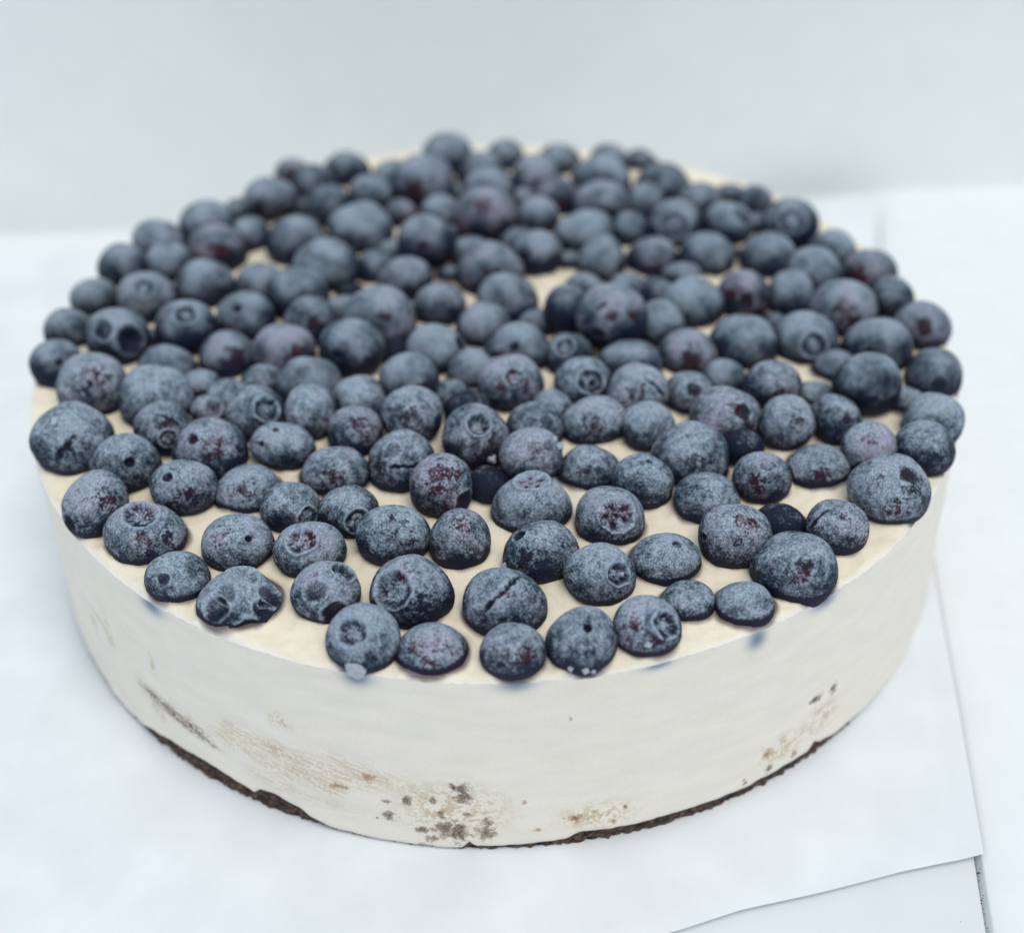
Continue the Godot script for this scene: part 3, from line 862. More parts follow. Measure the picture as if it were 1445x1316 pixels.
	berry("small dark blueberry just behind the folded violet blueberry", Vector3(56.96, 55.06, 46.63), Vector3(-37.3, -10.9, 5.7), Vector3(4.7, 4.37, 4.54), 1, 0.95, 0.1, [])
	berry("purple-tinged blueberry with a pale pitted left shoulder", Vector3(-65.11, 55.13, 45.21), Vector3(-36.8, 14, -9.5), Vector3(8.56, 7.96, 8.26), 1, 0.5, 0.45, [["pit", Vector3(-0.45, 0.35, 0.82), 0.17, 0.14], ["patch", Vector3(0.75, 0.1, 0.65), 0.25, 0.1], ["patch", Vector3(0.1, 0.1, 0.99), 0.35, 0.7]])
	berry("low blueberry with a single bright frost dot", Vector3(-48.74, 54.9, 43.41), Vector3(-37, 10.7, -22.5), Vector3(7.72, 5.76, 6.74), 1, 0.45, 0.25, [["pit", Vector3(-0.35, 0.6, 0.72), 0.14, 0.1], ["pit", Vector3(-0.65, -0.1, 0.75), 0.12, 0.08], ["pit", Vector3(0.4, -0.4, 0.82), 0.1, 0.08], ["ice", Vector3(0.35, 0.05, 0.94), 0.07, 1]])
	berry("perched blueberry with a neat round crown hole on top and a frost bead", Vector3(-4.28, 56.34, 43.18), Vector3(-37.3, 1.7, -2), Vector3(8.05, 7.77, 7.91), 1, 0.45, 0.45, [["crown", Vector3(0.1, 0.42, 0.9), 0.34, 0.2, 0], ["patch", Vector3(0.5, -0.1, 0.86), 0.3, 0.6], ["ice", Vector3(0.45, -0.6, 0.66), 0.14, 1]])
	berry("big creased blueberry with an ice speck on the left rim", Vector3(-97.4, 55.78, 40.82), Vector3(-35.5, 19.9, -22.8), Vector3(9.51, 8.85, 9.18), 1, 0.3, 0.2, [["dent", Vector3(0.3, 0.75, 0.59), 0.4, 0.1, 0.2], ["patch", Vector3(-0.1, -0.2, 0.97), 0.25, 0.2], ["patch", Vector3(0.1, 0.05, 0.99), 0.2, 0.2], ["ice", Vector3(-0.5, 0.4, 0.77), 0.12, 0.4], ["crack", Vector3(-0.3, -0.5, 0.81), Vector3(0, 0.1, 0.99)]])
	berry("barrel-shaped upright blueberry with a purple smudge", Vector3(67.77, 56.09, 39.46), Vector3(-36.3, -12.7, 6.7), Vector3(6.53, 6.82, 6.68), 1, 0.4, 0.3, [["patch", Vector3(0.4, 0.1, 0.91), 0.3, 0.5]])
	berry("purple-tinged blueberry just behind the oblong lying blueberry", Vector3(-32.35, 54.75, 38.62), Vector3(-36.8, 7.3, -5.4), Vector3(6.56, 6.68, 6.62), 1, 0.45, 0.5, [["patch", Vector3(0.2, 0.3, 0.93), 0.4, 0.7]])
	berry("small dull blue blueberry just right of the egg-shaped blueberry", Vector3(35.8, 55.09, 38.54), Vector3(-36.8, -6.4, 2.9), Vector3(6.38, 6.16, 6.27), 1, 0.45, 0.15, [])
	berry("wrinkled blueberry with a small dark ring low on its face", Vector3(-77.23, 55.77, 37.35), Vector3(-35.7, 15.9, -20.4), Vector3(7.1, 6.85, 6.98), 1, 0.5, 0.35, [["crown", Vector3(0.22, -0.25, 0.94), 0.3, 0.14, 0], ["patch", Vector3(0, 0.2, 0.98), 0.3, 0.5], ["crack", Vector3(-0.3, 0.5, 0.81), Vector3(0.5, 0.3, 0.81)]])
	berry("dark dented blueberry just behind the ice-shouldered blueberry", Vector3(9.66, 53.93, 37.19), Vector3(-37, -1.1, -0.3), Vector3(7.13, 6.63, 6.88), 1, 0.7, 0.1, [["dent", Vector3(0.4, 0.3, 0.87), 0.3, 0.05, 0.3]])
	berry("dusty blue blueberry just behind the smooth right rim blueberry", Vector3(102.63, 54.2, 36.9), Vector3(-35.4, -19.1, 10.4), Vector3(7.31, 6.79, 7.05), 1, 0.4, 0.1, [])
	berry("leaning blueberry beside a patch of bare cream", Vector3(79.99, 54.78, 36.9), Vector3(-36, -14.9, 32.9), Vector3(5.87, 6.87, 6.37), 1, 0.5, 0.2, [["patch", Vector3(0.5, 0, 0.87), 0.35, 0.3]])
	berry("egg-shaped pinkish grey blueberry tilted to its right", Vector3(23.35, 53.91, 35.25), Vector3(-36.8, -3.9, 19.4), Vector3(8.05, 6.22, 7.13), 1, 0.35, 0.5, [["patch", Vector3(0, -0.1, 0.99), 0.5, 0.5]])
	berry("blueberry broken open at upper right with dark red flesh", Vector3(54.27, 54.35, 35.13), Vector3(-36.4, -9.9, -5), Vector3(8.58, 7.98, 8.28), 1, 0.35, 0.7, [["patch", Vector3(0.3, 0.4, 0.87), 0.3, 0.9], ["patch", Vector3(0.65, 0, 0.76), 0.3, 0.4], ["dent", Vector3(0.45, 0.35, 0.82), 0.3, 0.1, 0.7]])
	berry("round evenly frosted blueberry behind the split-browed one", Vector3(-19.22, 57, 34.82), Vector3(-36.3, 4.6, -3.7), Vector3(7.3, 7.05, 7.18), 1, 0.3, 0.3, [["patch", Vector3(0, -0.1, 0.99), 0.5, 0.4]])
	berry("dusty blue blueberry just behind and right of the frost-dotted blueberry", Vector3(-43.27, 56.22, 31.95), Vector3(-35.9, 9.3, -6.4), Vector3(6.28, 6.93, 6.61), 1, 0.4, 0.4, [])
	berry("blueberry with an oval dark crown hollow at upper right, behind the frost-dotted berry", Vector3(-56.56, 54.81, 31.13), Vector3(-35.8, 11.8, -12.9), Vector3(7.57, 7.04, 7.31), 1, 0.4, 0.25, [["crown", Vector3(0.35, 0.28, 0.89), 0.42, 0.14, 0]])
	berry("small dark blueberry just behind the round-holed blueberry", Vector3(-6.14, 53.84, 29.87), Vector3(-36.3, 2, -2.1), Vector3(5.79, 5.39, 5.59), 1, 0.85, 0.15, [])
	berry("tiny shrivelled blueberry among larger ones", Vector3(-68.23, 53.9, 27.96), Vector3(-35.4, 13.8, -9.1), Vector3(4.36, 4.06, 4.21), 1, 0.5, 0.5, [["patch", Vector3(0.2, 0.3, 0.93), 0.5, 0.5], ["dent", Vector3(0.3, 0.3, 0.91), 0.6, 0.15, 0.4]])
	berry("large plain blueberry before a gap of bare cream at the right", Vector3(88.86, 57.82, 26.77), Vector3(-34.5, -16.1, 8.3), Vector3(8.15, 7.58, 7.86), 2, 0.38, 0.1, [["patch", Vector3(0.2, -0.4, 0.89), 0.2, 0.2]])
	berry("small dull blue filler blueberry just in front and left of the pale-ringed blueberry", Vector3(13.8, 51.6, 26.54), Vector3(-36.3, -1.9, 0.2), Vector3(5.58, 5.02, 5.3), 1, 0.6, 0.2, [])
	berry("small dull blue filler blueberry just right of the large plain blueberry", Vector3(98.9, 49.92, 25.9), Vector3(-35.1, -17.8, 9.5), Vector3(6.27, 5.65, 5.96), 1, 0.6, 0.2, [])
	berry("dusty blue blueberry just behind and left of the evenly frosted blueberry", Vector3(-32.18, 54.29, 25.89), Vector3(-35.7, 7, -5), Vector3(6.93, 6.45, 6.69), 1, 0.42, 0.1, [])
	berry("purple-tinged creased blueberry just in front and right of the pale-ringed blueberry", Vector3(34.38, 55.92, 25.87), Vector3(-35.6, -5.9, 2.5), Vector3(7.46, 6.94, 7.2), 1, 0.35, 0.5, [["patch", Vector3(0, 0, 1), 0.4, 0.5], ["crack", Vector3(0.2, 0.5, 0.84), Vector3(0.8, -0.1, 0.59)]])
	berry("dusty blue blueberry just behind the barrel-shaped blueberry", Vector3(66.95, 55.37, 23.8), Vector3(-35, -11.9, 6), Vector3(6.95, 6.47, 6.71), 1, 0.4, 0.3, [["patch", Vector3(0.2, -0.3, 0.93), 0.4, 0.4]])
	berry("dusty blue blueberry just left of the tiny shrivelled blueberry", Vector3(-81.29, 54.67, 23.6), Vector3(-34.6, 16, -15.2), Vector3(9.16, 8.52, 8.84), 1, 0.42, 0.15, [])
	berry("dull blue dented blueberry just behind and left of the broken dark-red blueberry", Vector3(47, 52.8, 23.6), Vector3(-35.6, -8.2, 3.9), Vector3(6.62, 6.39, 6.5), 1, 0.55, 0.3, [["patch", Vector3(0.2, 0.2, 0.96), 0.4, 0.2], ["dent", Vector3(0.2, 0.3, 0.93), 0.35, 0.1, 0.5]])
	berry("small dull blue filler blueberry just left of the large plain blueberry", Vector3(77.37, 49.63, 23.04), Vector3(-35.5, -13.8, 7.1), Vector3(6.24, 5.62, 5.93), 1, 0.6, 0.2, [])
	berry("dusty blue blueberry just behind the evenly frosted blueberry", Vector3(-20.16, 57.47, 21.4), Vector3(-35, 4.6, -3.6), Vector3(7.33, 6.82, 7.07), 2, 0.38, 0.3, [["patch", Vector3(0.4, -0.2, 0.89), 0.3, 0.4]])
	berry("small dull blue filler blueberry just left of the wine-crowned blueberry", Vector3(-11.23, 50.14, 20.66), Vector3(-35.9, 2.9, -2.6), Vector3(6.28, 5.65, 5.97), 1, 0.6, 0.2, [])
	berry("blueberry with a blotchy wine-purple crown", Vector3(3.77, 55.03, 20.57), Vector3(-35.3, 0, -1), Vector3(8.11, 7.54, 7.83), 1, 0.35, 0.7, [["patch", Vector3(0.1, 0.2, 0.97), 0.3, 1], ["patch", Vector3(0.4, 0, 0.92), 0.3, 0.6], ["patch", Vector3(-0.3, -0.1, 0.95), 0.25, 0.7], ["crown", Vector3(0.15, 0.25, 0.96), 0.3, 0.08, 0]])
	berry("small dull blue filler blueberry just behind and right of the tiny shrivelled blueberry", Vector3(-64.72, 51.6, 19.95), Vector3(-35, 12.8, -8.4), Vector3(5.59, 5.03, 5.31), 1, 0.6, 0.2, [])
	berry("blueberry with wide pale ring around a black centre", Vector3(21.72, 54.38, 19.47), Vector3(-35.3, -3.4, 1), Vector3(7.21, 6.71, 6.96), 1, 0.45, 0.1, [["crown", Vector3(0.25, 0.1, 0.96), 0.46, 0.14, 0], ["pit", Vector3(0.35, 0, 0.94), 0.16, 0.12]])
	berry("big blueberry with a dark purple blotch near the left rim", Vector3(-97.52, 55.6, 19.36), Vector3(-33.7, 18.6, -11.5), Vector3(9.05, 8.41, 8.73), 1, 0.38, 0.55, [["patch", Vector3(0, 0.4, 0.92), 0.35, 0.9], ["patch", Vector3(-0.2, 0, 0.98), 0.3, 0.3], ["patch", Vector3(0.3, 0.25, 0.92), 0.3, 0.6]])
	berry("pale frosted dented blueberry just in front and left of the lower-left-holed blueberry", Vector3(-44.73, 54.04, 18.73), Vector3(-35, 9.1, -6.2), Vector3(8.16, 7.58, 7.87), 2, 0.35, 0.1, [["dent", Vector3(-0.2, 0.5, 0.84), 0.3, 0.05, 0.2]])
	berry("dull blue dented blueberry just in front and right of the streaky blueberry", Vector3(107.34, 53.2, 17.76), Vector3(-33.9, -18.8, 9.7), Vector3(7.07, 7.54, 7.3), 2, 0.5, 0.2, [["dent", Vector3(0.2, -0.2, 0.96), 0.3, 0.05, 0.5]])
	berry("small dull blue filler blueberry just in front and right of the pink-flushed blueberry", Vector3(56.09, 51.7, 15.63), Vector3(-34.9, -9.7, 4.6), Vector3(6.27, 5.65, 5.96), 2, 0.6, 0.2, [])
	berry("small dull blue filler blueberry just in front of the rosy purple blueberry", Vector3(-56.8, 51.28, 14.27), Vector3(-34.7, 11.2, -7.4), Vector3(6.26, 5.64, 5.95), 1, 0.6, 0.2, [])
	berry("small dull blue filler blueberry just in front and left of the upright plum-blue blueberry", Vector3(-72.44, 50.39, 14.21), Vector3(-34.6, 14, -9), Vector3(6.07, 5.46, 5.77), 1, 0.6, 0.2, [])
	berry("small dull blue filler blueberry just in front and right of the deep-socketed blueberry", Vector3(84.61, 51.69, 12.42), Vector3(-34.2, -14.6, 7.4), Vector3(6.2, 5.58, 5.89), 2, 0.6, 0.2, [])
	berry("flattened dusty blue pitted blueberry just behind and right of the pale-ringed blueberry", Vector3(33.47, 54.33, 12.32), Vector3(-34.6, -5.4, 2.1), Vector3(8.45, 6.59, 7.52), 2, 0.4, 0.05, [["pit", Vector3(0.4, 0.1, 0.91), 0.13, 0.08]])
	berry("small dusty blue blueberry just behind and left of the wine-crowned blueberry", Vector3(-5.52, 52.37, 11.87), Vector3(-34.9, 1.8, -2), Vector3(6.22, 6.19, 6.2), 2, 0.4, 0.3, [])
	berry("small dull blue crowned blueberry just behind the pale-ringed blueberry", Vector3(18.71, 54.79, 7.81), Vector3(-34.2, -2.7, 0.6), Vector3(6.25, 5.81, 6.03), 2, 0.55, 0.05, [["crown", Vector3(-0.2, 0.4, 0.89), 0.4, 0.12, 0]])
	berry("pitted blueberry at the left rim beside the dark-blotched one", Vector3(-108.72, 54.32, 7.65), Vector3(-32.7, 19.7, -12), Vector3(6.83, 6.35, 6.59), 2, 0.42, 0.15, [["pit", Vector3(0.05, 0.1, 0.99), 0.17, 0.1]])
	berry("dull blue blueberry just in front of the dimple-crowned blueberry", Vector3(-81.85, 51.51, 7.62), Vector3(-33.7, 15.3, -9.6), Vector3(7.43, 6.91, 7.17), 2, 0.5, 0.1, [])
	berry("round blueberry with a dark hole at lower left, near the centre", Vector3(-35.24, 56.55, 6.54), Vector3(-33.7, 7.1, -4.9), Vector3(8.33, 7.75, 8.04), 2, 0.35, 0.2, [["pit", Vector3(-0.45, -0.2, 0.87), 0.17, 0.12], ["patch", Vector3(0.5, -0.25, 0.83), 0.3, 0.2]])
	berry("pink-flushed blueberry beside the big smooth slate one", Vector3(48.24, 53, 6.5), Vector3(-34.1, -8, 3.6), Vector3(7.62, 7.09, 7.35), 2, 0.35, 0.85, [["patch", Vector3(0.2, -0.1, 0.97), 0.5, 0.8]])
	berry("streaky large blueberry behind the large plain one", Vector3(95.88, 53.41, 5.53), Vector3(-33.2, -16.2, 8.1), Vector3(8.96, 8.34, 8.65), 2, 0.38, 0.2, [["patch", Vector3(-0.2, -0.1, 0.97), 0.3, 0.3]])
	berry("oval pale blueberry with a single round pit in the cake's middle", Vector3(5.97, 53.8, 4.9), Vector3(-34.1, -0.4, -0.7), Vector3(8.4, 7.81, 8.1), 2, 0.32, 0.1, [["pit", Vector3(-0.1, 0.2, 0.97), 0.17, 0.12], ["patch", Vector3(-0.6, -0.1, 0.79), 0.2, 0.6]])
	berry("dusty blue dented blueberry just in front and right of the largest purple-flecked blueberry", Vector3(-14.71, 54.31, 4.37), Vector3(-34, 3.4, -2.8), Vector3(7.64, 7.1, 7.37), 2, 0.38, 0.05, [["dent", Vector3(0.8, 0.3, 0.52), 0.3, 0.1, 0.5]])
	berry("big smooth slate-blue blueberry right of centre", Vector3(62.77, 54.28, 3.98), Vector3(-33.6, -10.5, -10.1), Vector3(8.79, 7.93, 8.36), 2, 0.38, 0.05, [])
	berry("upright plum-blue blueberry behind the oval-hollow one", Vector3(-66.92, 52.52, 3.69), Vector3(-33.6, 12.6, -8), Vector3(7.29, 7.4, 7.34), 2, 0.42, 0.45, [["patch", Vector3(0.2, 0.1, 0.97), 0.5, 0.5]])
	berry("rosy purple blueberry among blue ones, left of centre", Vector3(-52.58, 54.17, 3.57), Vector3(-33.6, 10.1, -6.6), Vector3(8.03, 7.47, 7.75), 2, 0.3, 0.85, [["patch", Vector3(0.35, 0, 0.94), 0.35, 1]])
	berry("small dark blueberry just right of the lower-left-holed blueberry", Vector3(-25.03, 51.49, 2.53), Vector3(-34.1, 5.2, -3.9), Vector3(4.62, 5.02, 4.82), 2, 0.95, 0.1, [])
	berry("round blueberry with a deep crown socket facing forward, right of centre", Vector3(78.59, 52.98, 1.31), Vector3(-33.2, -13.1, 6.3), Vector3(8.47, 7.88, 8.17), 2, 0.38, 0.2, [["crown", Vector3(0.25, -0.05, 0.97), 0.38, 0.16, 0]])
	berry("hollow blueberry with two dark openings split by a pale band", Vector3(-95.02, 56.48, -0.69), Vector3(-32.2, 17.1, -20.3), Vector3(8.26, 7.69, 7.98), 2, 0.4, 0.2, [["dent", Vector3(0.42, 0, 0.91), 0.52, 0.28, 0.8], ["dent", Vector3(-0.45, 0.2, 0.87), 0.36, 0.22, 0.7]])
	berry("large pale blueberry with four dark spots near the centre", Vector3(29.61, 59.7, -1.37), Vector3(-32.8, -4.5, 1.5), Vector3(9.19, 8.55, 8.87), 2, 0.28, 0.5, [["patch", Vector3(-0.25, 0.35, 0.9), 0.2, 0.9], ["patch", Vector3(0, 0.1, 0.99), 0.22, 0.8], ["patch", Vector3(0.6, 0.1, 0.79), 0.2, 0.7], ["pit", Vector3(-0.35, -0.45, 0.82), 0.2, 0.08]])
	berry("dark purplish round blueberry on the right rim", Vector3(108.67, 54.02, -2.5), Vector3(-32.2, -17.9, 8.8), Vector3(7.55, 7.02, 7.29), 2, 0.5, 0.6, [["patch", Vector3(0.1, 0.1, 0.99), 0.4, 0.7]])
	berry("pale blue blueberry with a round crown dimple on top", Vector3(-78.15, 56.02, -5.2), Vector3(-32.2, 14.1, -8.6), Vector3(7.96, 7.4, 7.68), 2, 0.35, 0.1, [["crown", Vector3(-0.05, 0.5, 0.86), 0.36, 0.14, 0]])
	berry("dull blue blueberry just behind and left of the pink-flushed blueberry", Vector3(42.63, 54.51, -5.48), Vector3(-33, -6.7, 2.7), Vector3(6.43, 6.76, 6.59), 2, 0.48, 0.1, [])
	berry("dusty blue blueberry just behind and left of the single-pitted middle blueberry", Vector3(-2.73, 54.13, -6.04), Vector3(-33.2, 1.2, -1.6), Vector3(7.22, 6.71, 6.96), 2, 0.38, 0.35, [])
	berry("small dull blue filler blueberry just left of the dimple-crowned blueberry", Vector3(-87.8, 48.82, -7.76), Vector3(-32.7, 15.6, -9.5), Vector3(5.67, 5.1, 5.39), 2, 0.6, 0.2, [])
	berry("small dark blueberry just behind and left of the deep-socketed blueberry", Vector3(71.92, 51.39, -8.06), Vector3(-32.8, -11.6, 5.4), Vector3(4.52, 4.21, 4.37), 2, 0.85, 0.1, [])
	berry("dusty blue blueberry just behind and right of the rosy purple blueberry", Vector3(-46.68, 54.82, -8.18), Vector3(-32.6, 8.7, -5.7), Vector3(7.43, 6.91, 7.17), 2, 0.38, 0.4, [["patch", Vector3(0.1, 0.1, 0.99), 0.4, 0.5]])
	berry("small dull blue blueberry just behind the pitted left rim blueberry", Vector3(-109.64, 53.75, -8.22), Vector3(-31.6, 19, -11.2), Vector3(6.47, 6.02, 6.24), 2, 0.55, 0.15, [])
	berry("largest purple-flecked blueberry left of the cake's centre", Vector3(-29.27, 54.85, -8.94), Vector3(-32.8, 5.7, -4.1), Vector3(9.6, 8.93, 9.27), 2, 0.35, 0.5, [["patch", Vector3(0.15, 0.2, 0.97), 0.3, 0.6], ["patch", Vector3(0.7, 0.3, 0.65), 0.2, 1]])
	berry("dull blue blueberry just behind and left of the four-spotted blueberry", Vector3(18.62, 57.38, -9.45), Vector3(-32.5, -2.5, 0.4), Vector3(6.06, 6.6, 6.33), 2, 0.48, 0.15, [])
	berry("large mauve-grey blueberry toward the right rim", Vector3(90.08, 54.87, -9.74), Vector3(-32, -14.6, 6.9), Vector3(9.03, 8.4, 8.71), 2, 0.36, 0.55, [["patch", Vector3(0, 0, 1), 0.5, 0.6]])
	berry("small dull blue filler blueberry just behind the single-pitted middle blueberry", Vector3(11.36, 50.28, -10.53), Vector3(-33.3, -1.3, -0.2), Vector3(6.05, 5.44, 5.75), 2, 0.6, 0.2, [])
	berry("pale frosted pitted blueberry just behind the upright plum-blue blueberry", Vector3(-63.98, 54.43, -11.18), Vector3(-32.2, 11.5, -7.2), Vector3(8.08, 7.51, 7.79), 2, 0.3, 0.1, [["pit", Vector3(-0.3, 0.4, 0.87), 0.17, 0.08]])
	berry("greenish grey blueberry with an ice nub on top", Vector3(51.66, 54.01, -15.39), Vector3(-32.2, -8, 3.4), Vector3(8.35, 7.76, 8.05), 2, 0.42, 0.05, [["ice", Vector3(0.3, 0.85, 0.43), 0.14, 1]])
	berry("dull blue blueberry just in front of the maroon-sided rim blueberry", Vector3(103.34, 54.68, -15.7), Vector3(-31.3, -16.4, 7.7), Vector3(6.56, 6.1, 6.33), 2, 0.5, 0.15, [])
	berry("dull blue blueberry just behind and right of the largest purple-flecked blueberry", Vector3(-14.1, 54.34, -16.5), Vector3(-32.3, 3.1, -2.6), Vector3(6.77, 6.34, 6.55), 2, 0.45, 0.3, [])
	berry("small dull blue filler blueberry just right of the broad pale blueberry", Vector3(-39.88, 51.06, -17.36), Vector3(-32.5, 7.4, -4.9), Vector3(6.13, 5.51, 5.82), 2, 0.6, 0.2, [])
	berry("knobbly purple blueberry with a sunken dark face", Vector3(65.53, 55.08, -17.8), Vector3(-31.8, -10.3, 4.5), Vector3(6.98, 7.12, 7.05), 2, 0.36, 0.8, [["patch", Vector3(0, 0.1, 0.99), 0.4, 0.8], ["dent", Vector3(0.1, -0.2, 0.97), 0.35, 0.12, 0.8], ["patch", Vector3(-0.5, 0.1, 0.86), 0.3, 1]])
	berry("dusty blue blueberry just right of the knobbly purple blueberry", Vector3(77.98, 54.69, -18.59), Vector3(-31.6, -12.3, 5.5), Vector3(6.19, 6.75, 6.47), 2, 0.42, 0.2, [])
	berry("pale frosted blueberry just in front of the broad purple-faced blueberry", Vector3(3.68, 53.97, -18.7), Vector3(-32.2, 0.1, -1), Vector3(8.4, 7.81, 8.11), 2, 0.36, 0.2, [["patch", Vector3(0.75, 0.3, 0.59), 0.2, 0.2]])
	berry("small dull blue blueberry just left of the ice-nubbed blueberry", Vector3(34.76, 55.43, -18.82), Vector3(-31.9, -5.2, 1.8), Vector3(6.19, 5.76, 5.97), 2, 0.5, 0.05, [])
	berry("grey-violet blueberry with a small crown slot on top", Vector3(-91.33, 54.91, -21.19), Vector3(-31, 15.5, -9.1), Vector3(8.03, 7.47, 7.75), 2, 0.4, 0.4, [["crown", Vector3(-0.1, 0.4, 0.91), 0.32, 0.12, 0]])
	berry("broad pale blueberry left of centre, behind the largest purple-flecked one", Vector3(-51.85, 54.88, -21.58), Vector3(-31.6, 9.2, -5.8), Vector3(8.84, 8.22, 8.53), 2, 0.34, 0.15, [])
	berry("small dull blue blueberry just left of the slot-crowned blueberry", Vector3(-105.75, 53.86, -23.21), Vector3(-30.7, 17.7, -10.2), Vector3(6.26, 5.82, 6.04), 2, 0.45, 0.1, [])
	berry("small dull blue filler blueberry just behind and left of the ice-nubbed blueberry", Vector3(42.79, 51.07, -24.53), Vector3(-32, -6.4, 2.5), Vector3(5.9, 5.31, 5.6), 2, 0.6, 0.2, [])
	berry("small dark blueberry, second one right of the broad pale blueberry", Vector3(-38.02, 51.32, -26.49), Vector3(-31.8, 6.9, -4.6), Vector3(4.49, 4.17, 4.33), 2, 0.85, 0.1, [])
	berry("small dull blue filler blueberry just in front and left of the upright lavender blueberry", Vector3(24.11, 51.59, -27.13), Vector3(-31.8, -3.3, 0.8), Vector3(5.56, 5, 5.28), 2, 0.6, 0.2, [])
	berry("pale frosted blueberry just behind and right of the slot-crowned blueberry", Vector3(-77.29, 54.33, -28.03), Vector3(-30.8, 13.1, -7.8), Vector3(7.94, 7.38, 7.66), 2, 0.32, 0.05, [])
	berry("maroon-sided blueberry on the right rim toward the back", Vector3(100.21, 54.15, -28.54), Vector3(-30.6, -15.4, 2), Vector3(7.75, 7.2, 7.47), 2, 0.5, 0.8, [["patch", Vector3(-0.4, 0, 0.92), 0.45, 1]])
	berry("dusty blue dented blueberry just left of the maroon-sided rim blueberry", Vector3(85.73, 54.32, -29.05), Vector3(-30.8, -13.1, 5.8), Vector3(7.96, 7.4, 7.68), 2, 0.42, 0.15, [["dent", Vector3(-0.4, 0.4, 0.82), 0.3, 0.06, 0.3]])
	berry("pale frosted blueberry just behind the largest purple-flecked blueberry", Vector3(-23.87, 54.66, -29.34), Vector3(-31.3, 4.5, -3.3), Vector3(7.34, 6.83, 7.09), 2, 0.35, 0.25, [["patch", Vector3(0.3, -0.4, 0.87), 0.3, 0.5]])
	berry("dusty blue blueberry just behind and left of the broad pale blueberry", Vector3(-63.18, 52.89, -30.35), Vector3(-31, 10.8, -6.6), Vector3(6.97, 6.48, 6.72), 2, 0.4, 0.1, [])
	berry("small dull blue filler blueberry just behind the ice-nubbed blueberry", Vector3(50.77, 51.67, -31.2), Vector3(-31.4, -7.5, 3), Vector3(6.04, 5.44, 5.74), 2, 0.6, 0.2, [])
	berry("broad blueberry with purple lower face behind the cake's centre", Vector3(-1.05, 54.87, -32.7), Vector3(-31.1, 0.8, -1.4), Vector3(9.03, 8.4, 8.71), 2, 0.34, 0.5, [["patch", Vector3(0, -0.2, 0.98), 0.4, 0.6]])
	berry("pale frosted blueberry just behind and right of the broad pale blueberry", Vector3(-45.47, 54.94, -35.81), Vector3(-30.6, 7.9, -5), Vector3(8.88, 8.26, 8.57), 2, 0.36, 0.1, [])
	berry("small dull blue filler blueberry just left of the broad purple-faced blueberry", Vector3(-12.02, 48.62, -36.19), Vector3(-31.6, 2.6, -2.3), Vector3(5.85, 5.26, 5.56), 2, 0.6, 0.2, [])
	berry("upright lavender blueberry behind a patch of bare cream", Vector3(29.41, 54.91, -36.93), Vector3(-30.7, -4.1, 1.1), Vector3(6.83, 6.99, 6.91), 2, 0.36, 0.35, [])
	berry("pale frosted blueberry just in front and left of the crowned back-right rim blueberry", Vector3(74.64, 54.51, -38.14), Vector3(-30.3, -11.1, 14.7), Vector3(7.88, 7.33, 7.61), 2, 0.36, 0.05, [])
	berry("small dull blue blueberry just in front of the peanut-shaped blueberry", Vector3(-32.38, 52.62, -38.26), Vector3(-30.8, 5.8, -3.9), Vector3(6.04, 5.83, 5.93), 2, 0.55, 0.1, [])
	berry("small dusty blue blueberry just in front and left of the reddish back-left blueberry", Vector3(-88.6, 55.87, -38.4), Vector3(-29.8, 14.4, -8.2), Vector3(6.42, 5.97, 6.2), 2, 0.4, 0.1, [])
	berry("dusty blue blueberry just behind and left of the slot-crowned blueberry", Vector3(-101.23, 54.07, -39.04), Vector3(-29.7, 16.3, 0.8), Vector3(7.28, 6.77, 7.02), 2, 0.42, 0.2, [])
	berry("dusty blue blueberry just behind and right of the broad purple-faced blueberry", Vector3(11.82, 55.48, -39.97), Vector3(-30.5, -1.2, -0.3), Vector3(7.07, 6.57, 6.82), 2, 0.4, 0.2, [["patch", Vector3(-0.4, 0, 0.92), 0.3, 0.3]])
	berry("dusty blue blueberry just in front and left of the notched blueberry", Vector3(58.3, 53.59, -40.28), Vector3(-30.4, -8.5, -6.6), Vector3(7.72, 7.18, 7.45), 2, 0.38, 0.15, [])
	berry("dusty blue blueberry just right of the upright lavender blueberry", Vector3(43.4, 52.08, -40.68), Vector3(-30.7, -6.2, 2.2), Vector3(7.53, 7.01, 7.27), 2, 0.38, 0.35, [["patch", Vector3(0.1, -0.2, 0.97), 0.4, 0.4]])
	berry("small dusty blue blueberry just in front and right of the crowned back-right rim blueberry", Vector3(92.62, 54.42, -41.16), Vector3(-29.8, -13.7, 6), Vector3(6.47, 6.02, 6.24), 2, 0.42, 0, [])
	berry("small dull blue filler blueberry just behind and left of the upright lavender blueberry", Vector3(20.99, 50.01, -42.41), Vector3(-31, -2.7, 0.4), Vector3(5.26, 4.73, 4.99), 2, 0.6, 0.2, [])
	berry("dusty blue blueberry just in front and left of the rosy-streaked blueberry", Vector3(-18.47, 57.86, -43.6), Vector3(-29.9, 3.5, -2.7), Vector3(7.93, 7.37, 7.65), 2, 0.4, 0.3, [["patch", Vector3(-0.1, -0.1, 0.99), 0.3, 0.5]])
	berry("small dull blue filler blueberry just in front of the notched blueberry", Vector3(67.46, 47.61, -44.64), Vector3(-30.7, -9.8, 4.1), Vector3(5.53, 4.97, 5.25), 2, 0.6, 0.2, [])
	berry("reddish purple blueberry near the back left rim", Vector3(-76.62, 55.2, -44.73), Vector3(-29.6, 12.4, -12.2), Vector3(8.39, 7.81, 8.1), 2, 0.35, 0.9, [["patch", Vector3(0.1, 0.1, 0.99), 0.45, 1]])
	berry("small dusty blue blueberry just behind and left of the broad purple-faced blueberry", Vector3(-6.67, 52.45, -44.86), Vector3(-30.5, 1.7, -1.8), Vector3(6.11, 5.68, 5.9), 2, 0.4, 0, [])
